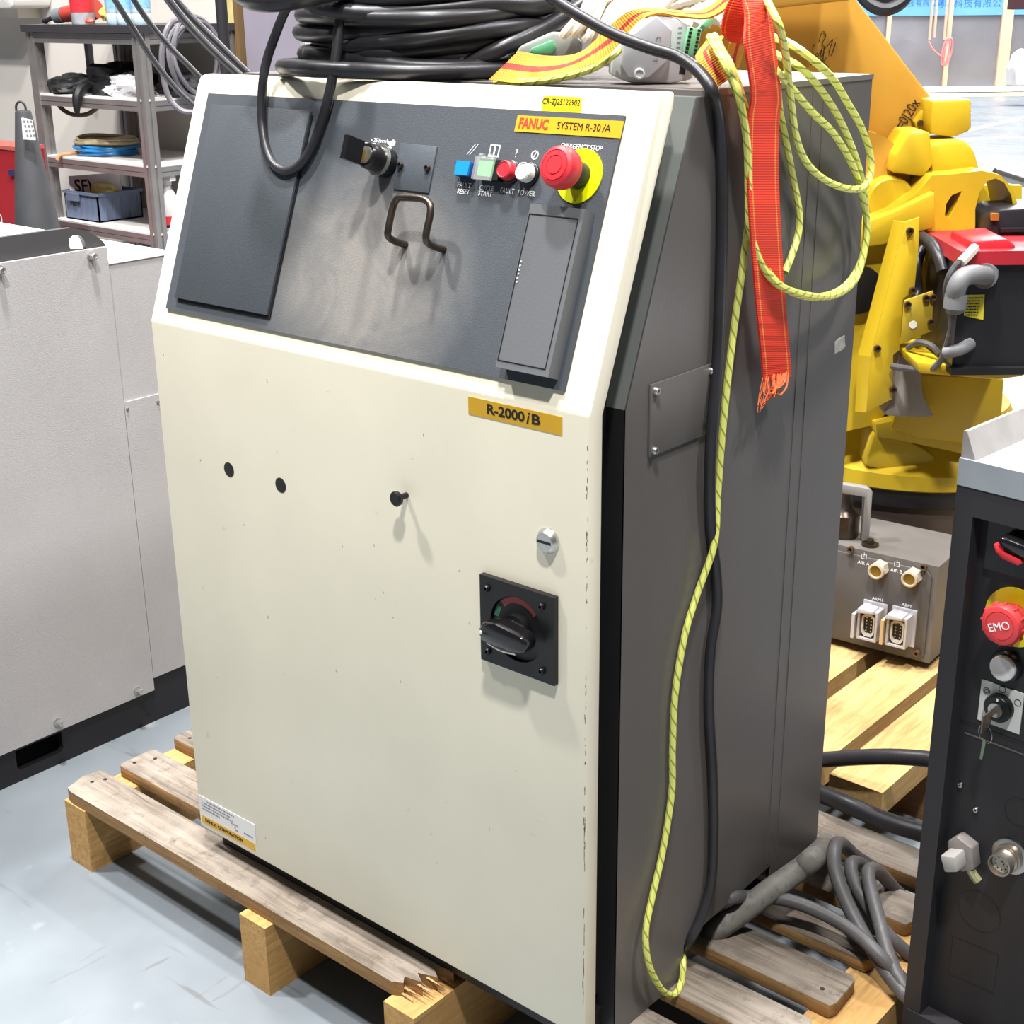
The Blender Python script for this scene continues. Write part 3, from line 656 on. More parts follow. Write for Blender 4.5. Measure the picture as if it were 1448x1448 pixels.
# ------------------------------------------------------------------ things lying on the cabinet
coil = thing('cable_coil', 'heavy coil of thick black rubber cable lying on top of the controller cabinet', 'cable coil', (0.206, 0.251, 1.2276))
random.seed(11)
UU = VIEW.to_3x3() @ Vector((1, 0, 0)); DD = VIEW.to_3x3() @ Vector((0, 0, -1)); cen = Vector((0.206, 0.251, 0))+UU*0.042
def loop(z, ra, rb, du=0.0, dd=0.0, tu=0.0, td=0.0, ph=0.0, wob=0.006, r=0.0098):
    pts = []
    for k in range(16):
        a = 2*math.pi*k/16
        x = ra*math.cos(a)+du+random.uniform(-wob, wob); y = rb*math.sin(a)+dd+random.uniform(-wob, wob)
        zz = z+tu*x+td*y+0.004*math.sin(2*a+ph)
        p = cen+UU*x+DD*y; pts.append((p.x, p.y, max(zz, 1.2276+r+0.0005)))
    b = MB(); b.tube(pts, r, 10, 4, closed=True); return b.build('cable_turn', rubber, coil)
for a in ((1.238, .182, .172, .0, .0, 0.0, 0, 0.2), (1.251, .150, .150, .012, -.008, -.02, .03, 1.0), (1.252, .125, .12, -.03, .03, .0, -.03, 2.1), (1.263, .156, .150, .018, .0, .05, .0, 2.6), (1.270, .140, .135, .0, .02, -.05, .02, .4),
          (1.277, .152, .150, .024, -.01, .06, .02, 3.3), (1.286, .158, .146, .008, .0, .02, .03, 4.0), (1.295, .146, .142, .022, .008, -.03, .02, 5.1), (1.303, .158, .152, .012, -.006, .04, .03, .9), (1.314, .150, .146, .016, .004, .02, .02, 1.7), (1.325, .156, .152, .01, 0, .03, .02, 2.7), (1.336, .148, .146, .018, 0, .02, .02, 3.7)):
    loop(*a)
b = MB(VIEW); b.tube([(-0.2421, 1.3265, -1.76), (-0.2281, 1.311, -1.74), (-0.1667, 1.3011, -1.735), (-0.0847, 1.3049, -1.73), (-0.0197, 1.3103, -1.74), (0.0296, 1.3082, -1.76), (0.0641, 1.3203, -1.8)], 0.0105, 10, 5); b.build('cable_turn', rubber, coil)
b = MB(VIEW); b.tube([(-0.1401, 1.233, -1.78), (-0.0705, 1.239, -1.74), (-0.0203, 1.2594, -1.73), (0.0169, 1.2742, -1.745), (0.0551, 1.292, -1.78), (0.0914, 1.3135, -1.84)], 0.0095, 10, 5); b.build('cable_turn', rubber, coil)
b = MB(VIEW); b.tube([(-0.0543, 1.2251, -1.745), (-0.0168, 1.2392, -1.76), (0.0129, 1.2549, -1.78), (0.0387, 1.2701, -1.8), (0.0656, 1.2811, -1.84)], 0.0095, 10, 5); b.build('cable_turn', rubber, coil)

# slim cable that hangs a loop over the operator panel
b = MB(); b.tube([(0.2524, 0.1296, 1.3398), (0.2614, 0.1142, 1.286), (0.2654, 0.0979, 1.2359), (0.2595, 0.0831, 1.1867), (0.2457, 0.0679, 1.1437), (0.2187, 0.0615, 1.1262), (0.1883, 0.064, 1.1331), (0.1655, 0.0722, 1.1569), (0.1497, 0.0847, 1.1967), (0.1455, 0.0977, 1.2412), (0.1582, 0.1083, 1.2816), (0.1799, 0.1073, 1.3079), (0.2053, 0.1029, 1.325)], 0.0058, 10, 6)
top(b.build('hanging_cable', rubber), 'thin black cable hanging in a loop over the operator panel hatch', 'cable')
b = MB(); b.tube([(0.1702, 0.0427, 1.3287), (0.2175, 0.0306, 1.3178), (0.2559, 0.0371, 1.3175), (0.268, 0.0739, 1.3231), (0.2651, 0.1372, 1.332)], 0.0125, 12, 5)
top(b.build('cable_end', rubber), 'stout black cable end jutting left of the coil over the cabinet corner', 'cable')

# cable that crosses the top and runs down the side
b = MB(); b.tube([(0.4852, 0.1809, 1.3436), (0.5365, 0.1722, 1.3146), (0.5776, 0.1745, 1.2948), (0.6104, 0.1828, 1.2794), (0.6462, 0.1937, 1.2669), (0.676, 0.1995, 1.2588), (0.7069, 0.193, 1.2452), (0.73, 0.1848, 1.2264), (0.728, 0.2014, 1.2012), (0.7275, 0.211, 1.1545), (0.7275, 0.2164, 1.081), (0.7275, 0.2178, 1.0053), (0.7285, 0.2157, 0.9356), (0.7305, 0.207, 0.8737), (0.7305, 0.2061, 0.8248), (0.7275, 0.217, 0.7538), (0.7275, 0.2334, 0.6878), (0.7275, 0.2382, 0.6414), (0.7275, 0.2281, 0.5901), (0.7275, 0.2302, 0.5145), (0.7275, 0.2451, 0.4107), (0.7275, 0.2525, 0.3261), (0.7285, 0.2494, 0.255), (0.728, 0.2285, 0.213), (0.723, 0.2135, 0.187), (0.7, 0.2253, 0.1505)], 0.0066, 10, 5)
top(b.build('side_cable', rubber), 'black cable crossing the cabinet top and running down its grey side', 'cable')

# yellow green earth wire bundle
ygm = stripe_uv('yellow_green_earth_wire', 'D9DB72', '8f9c3a', 'spiral', 0.45)
yg = thing('earth_wire_hank', 'yellow and green twisted earth wire hanging in loops down the grey cabinet side', 'wire', (0.73, 0.2541, 1.2298))
strands = [
 [(0.7003, 0.2204, 1.2778), (0.7165, 0.2079, 1.2674), (0.74, 0.1964, 1.2465), (0.736, 0.2296, 1.2102), (0.734, 0.2507, 1.1623), (0.736, 0.2552, 1.1069), (0.732, 0.2532, 1.0388), (0.728, 0.2498, 0.9845), (0.728, 0.2402, 0.9226), (0.728, 0.2326, 0.8509), (0.728, 0.2286, 0.7848), (0.732, 0.2191, 0.7284), (0.726, 0.1968, 0.6728), (0.726, 0.1735, 0.6278), (0.726, 0.1583, 0.5615), (0.726, 0.1562, 0.4885), (0.726, 0.1576, 0.4309), (0.726, 0.1433, 0.3601), (0.728, 0.1195, 0.3041), (0.732, 0.1023, 0.2653), (0.736, 0.1057, 0.2195), (0.736, 0.1331, 0.1686), (0.734, 0.1635, 0.1393), (0.728, 0.1896, 0.1387), (0.722, 0.2021, 0.1586), (0.7, 0.2316, 0.1546)],
 [(0.7041, 0.2236, 1.2791), (0.7209, 0.2117, 1.2659), (0.744, 0.1979, 1.2465), (0.744, 0.2268, 1.2037), (0.742, 0.247, 1.1522), (0.74, 0.255, 1.0998), (0.74, 0.2701, 1.0602), (0.754, 0.2761, 1.0302), (0.758, 0.3171, 1.0064), (0.75, 0.389, 0.9884), (0.744, 0.4594, 0.9867), (0.74, 0.5052, 1.0033), (0.738, 0.524, 1.0349), (0.738, 0.5172, 1.0781), (0.74, 0.4905, 1.1224), (0.742, 0.4453, 1.1702), (0.744, 0.3956, 1.2081), (0.744, 0.3372, 1.242), (0.708, 0.3454, 1.2556), (0.6782, 0.3726, 1.2586)],
 [(0.7016, 0.2346, 1.2733), (0.7299, 0.2062, 1.2568), (0.75, 0.2005, 1.2262), (0.75, 0.2209, 1.1763), (0.748, 0.2313, 1.1251), (0.75, 0.2341, 1.0883), (0.754, 0.2525, 1.0489), (0.76, 0.2818, 1.0207), (0.762, 0.3421, 0.9998), (0.754, 0.4205, 0.9856), (0.75, 0.4755, 0.9917), (0.746, 0.5043, 1.0161), (0.744, 0.5131, 1.0539), (0.744, 0.4968, 1.0892), (0.746, 0.4624, 1.1294), (0.748, 0.4096, 1.1692), (0.75, 0.355, 1.1958), (0.75, 0.3066, 1.2241), (0.75, 0.2728, 1.2435), (0.7128, 0.3232, 1.2492)],
 [(0.7451, 0.2456, 1.3207), (0.7627, 0.2342, 1.3047), (0.7755, 0.2321, 1.2861), (0.76, 0.2745, 1.2541), (0.75, 0.3048, 1.2134), (0.744, 0.3319, 1.1711), (0.742, 0.3636, 1.1403), (0.744, 0.4076, 1.1177), (0.75, 0.4482, 1.1053), (0.754, 0.4786, 1.1049), (0.75, 0.5001, 1.1181), (0.748, 0.4983, 1.1425), (0.748, 0.4726, 1.1725), (0.75, 0.4343, 1.2), (0.752, 0.3908, 1.2296), (0.754, 0.341, 1.2515), (0.7282, 0.3364, 1.2678), (0.6818, 0.3757, 1.2735)],
 [(0.7245, 0.3069, 1.245), (0.736, 0.2999, 1.2241), (0.732, 0.3152, 1.1976), (0.73, 0.3339, 1.1664), (0.73, 0.3535, 1.1266), (0.73, 0.3723, 1.0856), (0.73, 0.3735, 1.0616), (0.732, 0.3583, 1.0397), (0.734, 0.3411, 1.0223)],
]
for s_ in strands:
    b = MB(); b.tube(s_, 0.0041, 8, 6); b.build('wire_strand', ygm, yg)
b = MB(); b.tube([(0.4476, 0.175, 1.2286), (0.5151, 0.1802, 1.2317), (0.5687, 0.1866, 1.243), (0.593, 0.1942, 1.2561), (0.5979, 0.205, 1.2644)], 0.004, 8, 5)
top(b.build('earth_wire_tail', ygm), 'short yellow green wire tail under the orange webbing strap', 'wire')

# webbing straps
orange_web = stripe_uv('orange_webbing', 'C98A1E', 'A82A1C', 'centre', 0.75)
b = MB(VIEW); b.ribbon([(0.0065, 1.2615, -1.66), (0.0435, 1.2551, -1.66), (0.0761, 1.2597, -1.65), (0.1028, 1.2835, -1.63), (0.1248, 1.3016, -1.62), (0.1529, 1.3041, -1.62), (0.1834, 1.3017, -1.62), (0.2059, 1.3037, -1.6), (0.2248, 1.3184, -1.6)],
                       [(-0.0269, 1.2315, -1.65), (0.0154, 1.2284, -1.63), (0.0625, 1.2388, -1.62), (0.1098, 1.2605, -1.615), (0.1372, 1.2915, -1.612), (0.1549, 1.2993, -1.6), (0.1813, 1.2962, -1.6), (0.2081, 1.2955, -1.58), (0.2299, 1.3086, -1.57)], 0.0011, 5)
top(b.build('orange_strap', orange_web), 'orange webbing strap with a red stripe draped over the cabinet top', 'strap')
b = MB(VIEW); b.ribbon([(0.2033, 1.2742, -1.56), (0.1917, 1.2639, -1.535), (0.1872, 1.2562, -1.52), (0.1952, 1.2414, -1.51), (0.2065, 1.2285, -1.505)],
                       [(0.2252, 1.2777, -1.58), (0.2139, 1.2702, -1.55), (0.2063, 1.2669, -1.525), (0.2141, 1.2534, -1.515), (0.224, 1.2398, -1.51)], 0.0011, 5)
top(b.build('strap_loop', orange_web), 'short curled end of orange webbing beside the green terminal block', 'strap')
b = MB(VIEW); b.ribbon([(0.2303, 1.2989, -1.57), (0.2297, 1.2779, -1.57), (0.2262, 1.2534, -1.58), (0.2326, 1.2414, -1.59)], [(0.2503, 1.2999, -1.585), (0.2484, 1.2759, -1.585), (0.247, 1.2597, -1.6), (0.2461, 1.2428, -1.62)], 0.0011, 5)
top(b.build('strap_fold', orange_web), 'orange webbing folded upright behind the red strap', 'strap')
red_web = stripe_uv('red_webbing', 'E0391F', 'E8863A', 'edge', 0.7)
rs_ = thing('red_strap', 'bright red orange webbing strap with frayed end hanging down the cabinet side', 'strap', (0.74, 0.2782, 1.0972))
b = MB(); b.ribbon([(0.7299, 0.2062, 1.3263), (0.7476, 0.2082, 1.3064), (0.77, 0.1762, 1.2743), (0.765, 0.1963, 1.2404), (0.756, 0.2155, 1.2187), (0.752, 0.2185, 1.1976), (0.75, 0.2254, 1.1403), (0.754, 0.2316, 1.0742), (0.75, 0.2547, 1.0021), (0.746, 0.2772, 0.9423), (0.744, 0.2881, 0.9089)],
                   [(0.7395, 0.2407, 1.3274), (0.7552, 0.241, 1.3073), (0.75, 0.2622, 1.2785), (0.75, 0.2756, 1.2433), (0.752, 0.2809, 1.2149), (0.752, 0.2789, 1.1935), (0.75, 0.287, 1.1344), (0.754, 0.2932, 1.0662), (0.75, 0.317, 0.9919), (0.746, 0.34, 0.9303), (0.744, 0.3499, 0.9013)], 0.0012, 5)
b.build('webbing', red_web, rs_)
fr_ = MB(SIDE); random.seed(2)
endL = (0.288, 0.9106, 0.024); endR = (0.3497, 0.903, 0.024)
tip = (0.2945, 0.8851, 0.028)
for k in range(46):
    t = random.random(); p = [endL[i]*(1-t)+endR[i]*t for i in range(3)]
    q_ = [tip[i]+(p[i]-tip[i])*0.35+random.uniform(-0.006, 0.006) for i in range(3)]
    if k % 5 == 0: q_ = [tip[0]-0.016+random.uniform(-.006, .006), tip[1]-0.006+random.uniform(-.005, .005), tip[2]]
    mid = [(p[i]+q_[i])/2+random.uniform(-0.004, 0.004) for i in range(3)]
    p[1] += 0.006
    fr_.tube([p, mid, q_], 0.0011 if k % 5 else 0.0005, 5, 3)
fr_.build('frayed_fibres', mat('frayed_orange', 'EE7A4C', 0.85, var=0.15, vscale=200), rs_, kind='stuff')
b = MB(VIEW); b.ribbon([(0.2262, 1.3237, -1.53), (0.217, 1.3049, -1.53), (0.2149, 1.2829, -1.54), (0.2241, 1.2728, -1.55)], [(0.2509, 1.3208, -1.54), (0.2491, 1.299, -1.54), (0.2427, 1.281, -1.55), (0.2389, 1.2696, -1.56)], 0.0012, 5)
top(b.build('red_strap_fold', red_web), 'dark red fold of webbing knotted behind the hanging red strap', 'strap')

# signal converter modules
mo = thing('converter_module', 'grey plastic signal module with a green terminal block leaning on the cabinet top', 'module', (0.604, 0.254, 1.2276))
modg = mat('module_grey', 'B4B6B8', 0.45, var=0.04)
b = MB(VIEW); b.poly([(0.1053, 1.2379), (0.1073, 1.2582), (0.1177, 1.2725), (0.1369, 1.2938), (0.1572, 1.2986), (0.1746, 1.2955), (0.1929, 1.2861), (0.2022, 1.2803), (0.1985, 1.2558), (0.194, 1.2326), (0.1719, 1.2284), (0.126, 1.2296)], -1.64, -1.60, bev=0.003); b.build('housing', modg, mo)
b = MB(VIEW); b.poly([(0.1158, 1.2484), (0.1177, 1.2728), (0.1524, 1.298), (0.1693, 1.2837), (0.1671, 1.2536), (0.1456, 1.235), (0.1236, 1.2353)], -1.60, -1.588, bev=0.002); b.build('raised_cover', mat('module_lid', 'A4A6AB', 0.4, var=0.04), mo)
tb4 = [(0.1866, 1.2864), (0.2002, 1.2842), (0.1959, 1.2564), (0.1815, 1.2594)]
b = MB(VIEW); b.poly(tb4, -1.60, -1.583, bev=0.001); b.build('terminal_block', mat('terminal_green', '6FB887', 0.45), mo)
for k in range(7):
    t = (k+0.5)/7
    for s0, s1 in ((0.08, 0.32), (0.72, 0.94)):
        l = [tb4[0][i]*(1-t)+tb4[3][i]*t for i in (0, 1)]; r = [tb4[1][i]*(1-t)+tb4[2][i]*t for i in (0, 1)]
        a = [l[i]+(r[i]-l[i])*s0 for i in (0, 1)]; c = [l[i]+(r[i]-l[i])*s1 for i in (0, 1)]
        b = MB(VIEW); b.box(a[0], c[0], a[1]-0.0014, a[1]+0.0014, -1.5832, -1.5826); b.build('terminal_hole', black, mo)
x, y = (0.1355, 1.2396)
b = MB(VIEW); b.lathe([(0.006, -1.589), (0.006, -1.586), (0.0042, -1.5855), (0.003, -1.5875), (0, -1.5875)], (x, y, 0), seg=16); b.build('fixing_boss', modg, mo)
b = MB(VIEW); b.poly([(0.181, 1.2517), (0.1879, 1.2502), (0.1853, 1.2371), (0.1792, 1.2386)], -1.6002, -1.5995); b.build('socket', black, mo)
for s_, px in (('R', (0.1531, 1.2604)), ('T', (0.1517, 1.2532)), ('C', (0.155, 1.2747))):
    text('module_text', s_, at(VIEW, px[0], px[1], -1.5875, -1.6), 0.0075, greyink, mo)
b = MB(VIEW); random.seed(5)
for k in range(6):
    px = (0.1793, 1.2848)
    b.box(px[0]-0.002-k*0.0004, px[0]+0.002-k*0.0004, px[1]-k*0.005, px[1]+0.0012-k*0.005, -1.5999, -1.5995)
b.build('terminal_marks', greyink, mo, kind='stuff')
m2 = thing('second_module', 'grey signal module lying flat behind the orange strap, green connector showing', 'module', (-0.1551, 1.0176, 1.2276))
b = MB(VIEW); b.poly([(0.0026, 1.2556), (0.0091, 1.2647), (0.0462, 1.2796), (0.0703, 1.2778), (0.08, 1.2686), (0.0785, 1.2502), (0.0284, 1.2476)], -1.76, -1.70, bev=0.003); b.build('housing', mat('module_grey_dark', '8b8d88', 0.5, var=0.06), m2)
b = MB(VIEW); b.poly([(0.0186, 1.2573), (0.0219, 1.2634), (0.0459, 1.2723), (0.0499, 1.2631), (0.0443, 1.257)], -1.70, -1.688, bev=0.001); b.build('terminal_block', mat('terminal_green2', '5fa87b', 0.45), m2)
b = MB(VIEW); b.poly([(0.1988, 1.283), (0.212, 1.2972), (0.2172, 1.2985), (0.2153, 1.29), (0.205, 1.28)], -1.625, -1.61, bev=0.001)
top(b.build('green_connector', mat('connector_green', '77c493', 0.45)), 'pale green plug-in connector tucked under the orange strap', 'connector')

# white cotton strands (mop yarn)
mop = thing('white_yarn_bundle', 'bundle of off white cotton yarn strands heaped behind the orange strap', 'yarn bundle', (-0.301, 1.3812, 1.2276))
ym = mat('cotton_yarn', 'E7DDCB', 0.9, var=0.12, vscale=40, bump=0.3, bscale=600)
random.seed(21)
F_uv = lambda px, py, d: ((px-724)/2005*d*1.02, 0, -d)
for k in range(34):
    t = k/33
    a = (0.0606, 1.2794); e = (0.0421, 1.3189)
    x0 = a[0]+t*0.10+random.uniform(-0.006, 0.006); z0 = a[1]-0.006+t*0.012+random.uniform(-0.006, 0.008)
    x1 = x0+0.03+random.uniform(0, 0.03); z1 = a[1]+0.035+random.uniform(-.004, .01)
    d0 = -1.672-random.uniform(0, 0.05)
    b = MB(VIEW); b.tube([(x0, z0-0.002, d0), (x0+0.006, z0+0.006, d0+0.002), ((x0+x1)/2, (z0+z1)/2+0.004, d0-0.008), (x1, z1, d0-0.02), (x1+0.05, z1+0.01, d0-0.04)], 0.0052, 7, 4)
    b.build('yarn_strand', ym, mop)
for k in range(14):
    x0 = (0.1018, 1.2985)[0]+k*0.0105; z0 = (0.1018, 1.2985)[1]
    b = MB(VIEW); b.tube([(x0, z0-0.012+random.uniform(-.004, .004), -1.69), (x0+0.012, z0+0.006, -1.70), (x0+0.03, z0+0.02, -1.72)], 0.007, 7, 4); b.build('yarn_strand', ym, mop)

# ------------------------------------------------------------------ floor cables behind the cabinet
def cable(name, pts, r, label, m=rubber2, seg=10, sub=6):
    b = MB(); b.tube(pts, r, seg, sub); return top(b.build(name, m), label, 'cable')
cable('conduit', [(0.62, 0.3484, 0.0421), (0.69, 0.3086, 0.1256), (0.72, 0.3293, 0.1575), (0.745, 0.3663, 0.1867), (0.76, 0.4229, 0.1992), (0.77, 0.4497, 0.2122), (0.7052, 0.6064, 0.1242), (0.6553, 0.6953, 0.069), (0.5927, 0.7734, 0.0122)], 0.0165, 'thick dusty grey conduit leaving the cutout at the cabinet foot', mat('dusty_conduit', '75726d', 0.6, var=0.16, vscale=30, bump=0.12, bscale=200, speck=(110, 0.55, '4a4744', 0.4)))
cable('power_cable', [(0.68, 0.3223, 0.1497), (0.72, 0.3177, 0.1929), (0.7235, 0.3577, 0.175), (0.7667, 0.3761, 0.18), (0.8136, 0.3877, 0.175), (0.8605, 0.3879, 0.168), (0.9075, 0.3761, 0.158), (0.9501, 0.3853, 0.1214)], 0.0092, 'dusty cable crossing from the cabinet cutout over the pallet boards')
cable('looped_cable', [(0.8704, 0.6162, 0.1082), (0.8075, 0.6151, 0.1075), (0.7769, 0.5625, 0.1551), (0.7768, 0.5098, 0.2039), (0.7879, 0.4666, 0.2224), (0.8095, 0.4324, 0.2102), (0.8464, 0.4113, 0.177), (0.8865, 0.393, 0.1511), (0.9239, 0.3724, 0.1379), (0.9644, 0.3544, 0.1283)], 0.0098, 'grey cable bent over into the outermost of three hanging loops')
cable('looped_cable', [(0.8805, 0.5986, 0.0891), (0.819, 0.5986, 0.0948), (0.8001, 0.5429, 0.1587), (0.803, 0.4927, 0.1928), (0.8184, 0.4664, 0.1883), (0.8466, 0.451, 0.172), (0.8807, 0.4407, 0.1487), (0.9043, 0.4478, 0.1279), (0.9315, 0.4579, 0.1071)], 0.0094, 'grey cable bent into the middle one of three loops')
cable('looped_cable', [(0.899, 0.5618, 0.097), (0.8418, 0.5654, 0.1228), (0.8312, 0.5168, 0.1788), (0.8381, 0.4701, 0.2062), (0.8557, 0.4457, 0.1958), (0.8842, 0.4174, 0.1746), (0.9122, 0.3887, 0.1551), (0.9379, 0.3712, 0.1402), (0.9686, 0.358, 0.1261)], 0.0094, 'grey cable bent into the innermost of three loops, ahead of the others')
cable('looped_cable', [(0.8218, 0.4693, 0.1793), (0.8437, 0.4551, 0.1572), (0.8746, 0.4487, 0.1244), (0.9084, 0.4381, 0.1018), (0.9342, 0.447, 0.0811)], 0.009, 'grey cable running down between the looped cables')
cable('motor_cable', [(0.5489, 0.7753, 0.1387), (0.6195, 0.7437, 0.1759), (0.6817, 0.7311, 0.208), (0.7417, 0.7299, 0.2317), (0.793, 0.7343, 0.2448), (0.8333, 0.7293, 0.2535)], 0.0125, 'glossy black cable stretched straight in front of the pine planks', rubber)
cable('motor_cable', [(0.5751, 0.732, 0.1208), (0.6433, 0.6982, 0.1446), (0.7003, 0.6812, 0.1548), (0.7599, 0.6796, 0.1521), (0.8274, 0.6848, 0.1528), (0.8657, 0.678, 0.1623)], 0.0145, 'fat black cable sloping down below the pine plank end', rubber)
cable('motor_cable', [(0.6341, 0.6771, 0.0899), (0.6962, 0.6514, 0.1054), (0.7442, 0.6399, 0.099), (0.7918, 0.6543, 0.0898), (0.8403, 0.6695, 0.0931), (0.8783, 0.6626, 0.1062)], 0.0135, 'black cable lying low behind the looped cables', rubber2)
cable('motor_cable', [(0.6098, 0.7222, 0.071), (0.6502, 0.7305, 0.0624), (0.695, 0.7425, 0.0436), (0.7493, 0.7495, 0.0345), (0.7896, 0.7577, 0.0425)], 0.007, 'slim black cable behind the low lying black cable', rubber)

# ------------------------------------------------------------------ grey machine on the left
mc = thing('machine_enclosure', 'light grey textured machine enclosure with white top and black base', 'machine', (-0.95, -0.1, 0))
b = MB(); b.box(-1.40, -0.593, -0.9, 0.474, 0.0915, 0.889, 0.002, 1); b.build('body', machgrey, mc)
b = MB(); b.box(-1.405, -0.591, -0.905, 0.478, 0.889, 0.892); b.build('top_plate', machwhite, mc)
b = MB(MACH); b.box(-0.9, 0.331, 0.071, 0.921, -0.0095, 0.0, 0.001, 1); b.build('side_cover', machgrey, mc)
b = MB(MACH); b.box(0.336, 0.474, 0.0925, 0.6415, -0.0098, -0.006, 0.0006, 1); b.build('lower_cover', machgrey, mc)
for p in [(0.3411, 0.6287), (0.407, 0.6275)]: screw(MACH, p[0], p[1], -0.006, 0.0028, steel, mc)
b = MB(MACH); b.poly([(-0.9, 0.0), (0.474, 0.0), (0.474, 0.0915), (-0.9, 0.0915)], -0.03, -0.0097, holes=[[(0.042, 0.022), (0.124, 0.022), (0.131, 0.028), (0.131, 0.062), (0.037, 0.062), (0.037, 0.028)]]); b.build('base_rail', machblack, mc)
b = MB(MACH); b.box(-0.9, 0.47, 0.0, 0.09, -0.75, -0.12); b.build('base_core', black, mc)
for u, v in [(0.128, 0.0021), (0.3012, 0.0028), (0.3196, 0.0197)]:
    b = MB(MACH); b.cyl((u, v, -0.0097), (0, 0, 1), 0.004, 0.0006, 12); b.build('base_hole', black, mc)
for u, v in [(0.1247, 0.9114), (0.2972, 0.9106), (0.2921, 0.0868), (0.1198, 0.0908)]:
    b = MB(MACH); b.lathe([(0.0075, 0.0), (0.0075, 0.0035), (0.0062, 0.0035)], (u, v, 0), seg=16); b.lathe([(0.0062, 0.0035), (0.0062, 0.013), (0.0052, 0.0145), (0.0035, 0.0145), (0.003, 0.0135), (0, 0.0135)], (u, v, 0), seg=6)
    b.build('hex_bolt', chrome, mc)
br = [(0.1036, 0.9588), (0.2189, 0.9603), (0.2726, 0.9595), (0.2992, 0.9515), (0.32, 0.9393), (0.3328, 0.928), (0.3372, 0.9176), (0.1354, 0.9204), (0.0977, 0.92)]
ho = [(0.2666, 0.9246), (0.2653, 0.9355), (0.2676, 0.9424), (0.2736, 0.9463), (0.2819, 0.9465), (0.2897, 0.9431), (0.2955, 0.934), (0.297, 0.9242), (0.2979, 0.9205)]
b = MB(MACH); b.poly([(-0.9, br[0][1])]+br[1:7]+[(0.33, 0.915), (-0.9, 0.915)], -0.022, -0.0105, holes=[ho]); b.build('lifting_bracket', darkgrey, mc, 'charcoal bracket bar with a slot')

# ------------------------------------------------------------------ aluminium shelf
sh = thing('aluminium_shelf', 'silver aluminium profile shelf unit with white boards and black top by the wall', 'shelf', (-2.3819-0.3, 1.7134+0.18, 0))
SX, SY = -0.62, 0.36
def profile(F, u, n, z0, z1):
    g, h = 0.004, 0.02
    o = [(-h, -h), (-g, -h), (-g, -h+0.006), (g, -h+0.006), (g, -h), (h, -h), (h, -g), (h-0.006, -g), (h-0.006, g), (h, g), (h, h), (g, h), (g, h-0.006), (-g, h-0.006), (-g, h), (-h, h), (-h, g), (-h+0.006, g), (-h+0.006, -g), (-h, -g)]
    b = MB(F); b.hexa([(u+p[0], z0, n+p[1]) for p in o], [(u+p[0], z1, n+p[1]) for p in o]); return b
for u in (-0.02, SX):
    for n in (-0.02, -SY): profile(SHL, u, n, 0.0, 1.222).build('post', alu, sh)
LV = (1.222, 1.018, 0.812, 0.594)
for z in LV:
    for n, uu in ((-0.02, 0), (-SY, 0)):
        b = MB(SHL); b.box(SX+0.02, -0.04, z-0.034, z-0.02, n-0.018, n+0.018); b.box(SX+0.02, -0.04, z-0.018, z-0.002, n-0.018, n+0.018); b.box(SX+0.02, -0.04, z-0.03, z-0.004, n-0.012, n+0.012); b.build('rail', alu, sh)
    for u in (-0.02, SX):
        b = MB(SHL); b.box(u-0.018, u+0.018, z-0.034, z-0.02, -SY+0.02, -0.04); b.box(u-0.018, u+0.018, z-0.018, z-0.002, -SY+0.02, -0.04); b.box(u-0.012, u+0.012, z-0.03, z-0.004, -SY+0.02, -0.04); b.build('rail', alu, sh)
    if z < 1.2:
        b = MB(SHL); b.box(SX+0.005, -0.002, z-0.002, z+0.004, -SY+0.002, -0.002); b.build('shelf_board', alushelf, sh)
b = MB(SHL); b.box(SX-0.035, 0.01, 1.222, 1.245, -SY-0.02, 0.01, 0.002); b.build('shelf_top', mat('shelf_black_top', '3a383b', 0.4), sh)

def blob(name, M, c, s, m, label, cat, seed, amp=0.35, fr=5.0, sub=4):
    from mathutils import noise as nz
    bm = bmesh.new(); bmesh.ops.create_icosphere(bm, subdivisions=sub, radius=1)
    off = Vector((seed*7.1, seed*3.3, seed*1.7))
    for v in bm.verts:
        d = v.co.copy(); k = 1+amp*(nz.noise(d*1.4+off)+0.5*abs(nz.noise(d*fr+off))-0.25*abs(nz.noise(d*fr*2+off)))
        p = Vector((d.x*s[0], d.y*s[1], d.z*s[2]))*k
        p.y = max(p.y, -s[1]*0.55)
        v.co = M @ (Vector(c)+p)
    me = bpy.data.meshes.new(name); bm.to_mesh(me); bm.free(); me.materials.append(m)
    me.polygons.foreach_set('use_smooth', [True]*len(me.polygons)); me.set_sharp_from_angle(angle=math.radians(28))
    o = bpy.data.objects.new(name, me); COL.objects.link(o); return top(o, label, cat)
clothk = mat('black_cloth', '141417', 0.55, var=0.2, vscale=30)
clothw = mat('white_cloth', 'D9D9DC', 0.8, var=0.06, vscale=30)
blob('black_bag', SHL, (-0.53, 1.022+0.022, -0.08), (0.115, 0.04, 0.07), clothk, 'flat black cloth bag lying at the post end of the upper shelf', 'bag', 1)
blob('black_jacket', SHL, (-0.335, 1.022+0.036, -0.15), (0.15, 0.065, 0.10), clothk, 'crumpled black fabric heap in the middle of the upper shelf', 'cloth', 2, 0.4, 6)
blob('white_cloth', SHL, (-0.20, 1.022+0.024, -0.09), (0.10, 0.045, 0.07), clothw, 'crumpled white cloth on the upper shelf in front of the black fabric', 'cloth', 3, 0.5, 7)
blob('black_cloth', SHL, (-0.03, 1.022+0.026, -0.20), (0.07, 0.046, 0.08), clothk, 'small black cloth with white trim behind the corner post of the shelf', 'cloth', 5, 0.4, 6)
